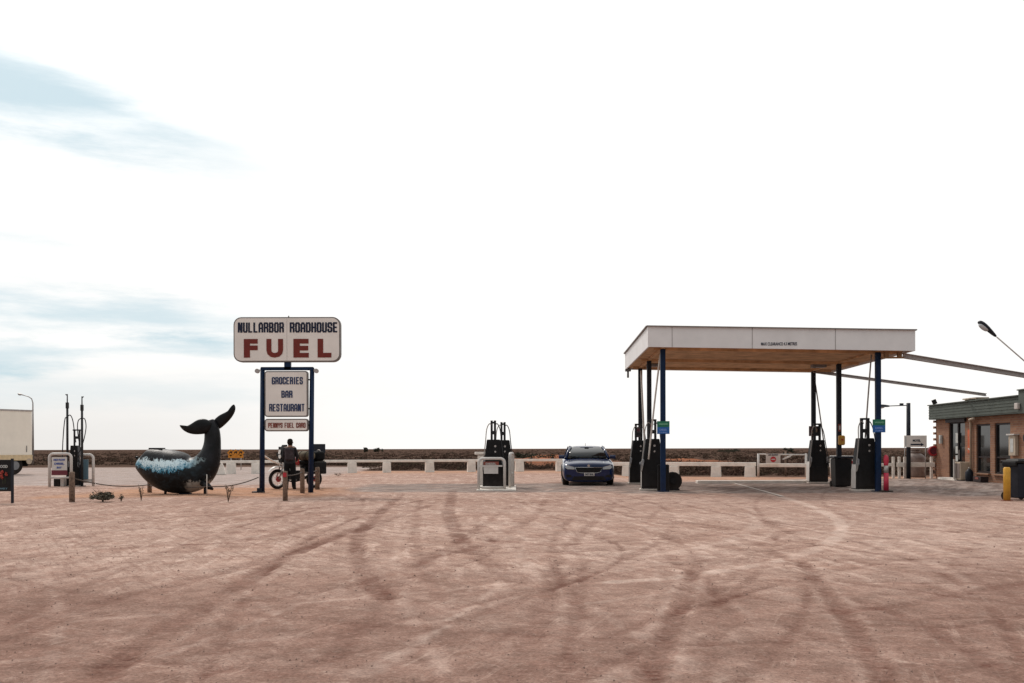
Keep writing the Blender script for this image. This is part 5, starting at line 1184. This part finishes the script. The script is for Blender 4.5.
mid_ = [a.lerp(b_, .55) + Vector((.028 if a.x > 0 else -.028, 0, .012)) for a, b_ in zip(low_, top_)]
MB().loft([low_, mid_, top_], cap=True).build('windows', M['glass'], ct)
rr_ = []
for y_, w, z_ in [(2.0,.52,1.395), (2.15,.59,1.435), (2.6,.62,1.462), (3.2,.60,1.45), (3.7,.50,1.375)]:
    rr_.append([Vector((w*a, y_, z_-dz_)) for a, dz_ in ((-1,.05), (-.85,.012), (-.4,0), (.4,0), (.85,.012), (1,.05), (.5,.03), (-.5,.03))])
MB().loft(rr_).build('roof', M['carpaint'], ct, sub=1)
for s_ in (-1, 1):
    MB().tube([(s_*.80, 1.36, .97), (s_*.70, 1.78, 1.25), (s_*.60, 2.10, 1.41)], [.05, .04, .035], 8).tube([(s_*.76, 4.22, 1.01), (s_*.60, 3.62, 1.39)], [.06, .04], 8).tube([(s_*.60,2.1,1.41), (s_*.64,2.7,1.43), (s_*.60,3.6,1.39)], .03, 8).box((s_*.775, 2.85, 1.20), (.05, .07, .48), ry=-s_*.38).build('pillar', M['carpaint'], ct)
    mr = MB().loft([[Vector((s_*x_, 1.55+dy2, 1.02+dz2)) for dy2, dz2 in ((-.06,-.06), (-.07,.03), (-.03,.08), (.05,.07), (.06,-.05))] for x_ in (.86, .92, 1.04, 1.07)]).box((s_*.87, 1.57, .98), (.12, .04, .03)).build('wing_mirror', M['carpaint'], ct, bevel=.01)
    MB().prism([(s_*.50,.585), (s_*.52,.66), (s_*.80,.735), (s_*.85,.66), (s_*.78,.60)], -.05, .20).build('headlight', M['lampglass'], ct, bevel=.012)
    MB().prism([(s_*.52,.675), (s_*.80,.752), (s_*.81,.737), (s_*.52,.660)], -.055, .18).build('headlight_strip', M['chrome'], ct)
    MB().prism([(s_*.58,.30), (s_*.80,.30), (s_*.82,.40), (s_*.66,.40)], -.03, .15).build('fog_lamp_bay', M['black'], ct)
    for y_ in (.92, 3.78):
        w_ = MB().tube([(s_*.70, y_, .33), (s_*.90, y_, .33), (s_*.935, y_, .33)], [.33, .33, .30], 28).build('wheel', M['rubber'], ct)
        sp2 = MB().tube([(s_*.935, y_, .33), (s_*.94, y_, .33)], .06, 12)
        for k in range(7): a = 2*PI*k/7; sp2.box((s_*.938, y_+.13*math.cos(a), .33+.13*math.sin(a)), (.012, .20, .05), rx=a)
        sp2.tube([(s_*.936, y_+.23*math.cos(a), .33+.23*math.sin(a)) for a in [2*PI*k/24 for k in range(25)]], .012, 6); sp2.build('rim', M['chrome'], w_)
        MB().tube([(s_*.925, y_+.37*math.cos(a), .33+.37*math.sin(a)) for a in [PI*k/14 for k in range(-1, 16)]], .028, 8).build('wheel_arch', M['black'], ct)
    MB().box((s_*.60, 4.76, .86), (.34, .05, .12)).build('tail_light', M['noentry'], ct, bevel=.01)
MB().prism([(-.50,.66), (.50,.66), (.42,.50), (.30,.47), (-.30,.47), (-.42,.50)], -.05, .12).build('grille', M['black'], ct, bevel=.01)
MB().tube([(-.50,-.052,.665), (.50,-.052,.665), (.42,-.052,.50), (.30,-.052,.465), (-.30,-.052,.465), (-.42,-.052,.50), (-.50,-.052,.665)], .008, 6).build('grille_trim', M['chrome'], ct)
MB().prism([(-.62,.20), (.62,.20), (.54,.34), (-.54,.34)], -.045, .1).build('lower_intake', M['black'], ct)
MB().tube([(0, -.03, .725), (0, -.05, .722)], .045, 14).build('bonnet_badge', M['chrome'], ct)
pl = MB().box((.02, -.065, .415), (.37, .012, .12)).build('number_plate', M['white'], ct, bevel=.003)
text('lettering', 'S407 BHK', M['letter'], pl, (.02, -.076, .415), .07, .30, .02)
MB().cyl((0, 3.3, 1.45), (.0, 3.42, 1.55), .008).build('aerial', M['black'], ct)
for s_ in (-1, 1): MB().tube([(s_*.08, 1.38, 1.005), (s_*.45+.1, 1.50, 1.05)], .010, 6).build('wiper', M['black'], ct)
MB().box((0, 2.03, 1.365), (.16, .05, .07)).build('sensor_housing', M['black'], ct)

# ------------------------------------------------------------ far trees on the plain
for px_, d, h_, w_, lab in ((366, 330, 2.3, 1.2, 'tiny dark tree on the horizon left of the pair'), (378.5, 300, 2.2, 2.4, 'tiny broad tree on the horizon right of the sign'), (787.5, 190, 1.7, 2.0, 'small dark tree on the horizon above the no entry sign'),
        (729, 230, 1.6, 4.6, 'low wide dark thicket tree on the horizon right of the front left post'), (528, 96, 1.25, 2.2, 'low dark green bush tree on the red mounds left of the car'), (541, 88, 1.05, 2.4, 'round dark green bush tree nearest the car on the red mounds')):
    t_ = thing('scrub_tree', (X(px_, d), d, .1 if d < 100 else 0), 0, lab, 'tree', 'trees standing on the plain')
    MB().tube([(0,0,-.1), (.05,0,h_*.3), (0,0,h_*.6)], [.10, .07, .04], 7).tube([(.05,0,h_*.3), (w_*.25,0,h_*.6)], [.05, .03], 6).tube([(.05,0,h_*.3), (-w_*.25,0,h_*.65)], [.05, .03], 6).build('trunk', M['twig'], t_)
    r = random.Random(int(px_)); cl = [(r.uniform(-.5, .5)*w_, r.uniform(-.3, .3)*w_, h_*r.uniform(.08, .62)) for _ in range(16)]
    lm = leafmesh('crown', cl, 60, np.full(16, w_*.2), np.full(16, h_*.22), np.full(16, h_*.07), int(px_), .05); lm.materials.append(M['treeleaf'])
    o_ = bpy.data.objects.new('crown', lm); COL.objects.link(o_); o_.parent = t_
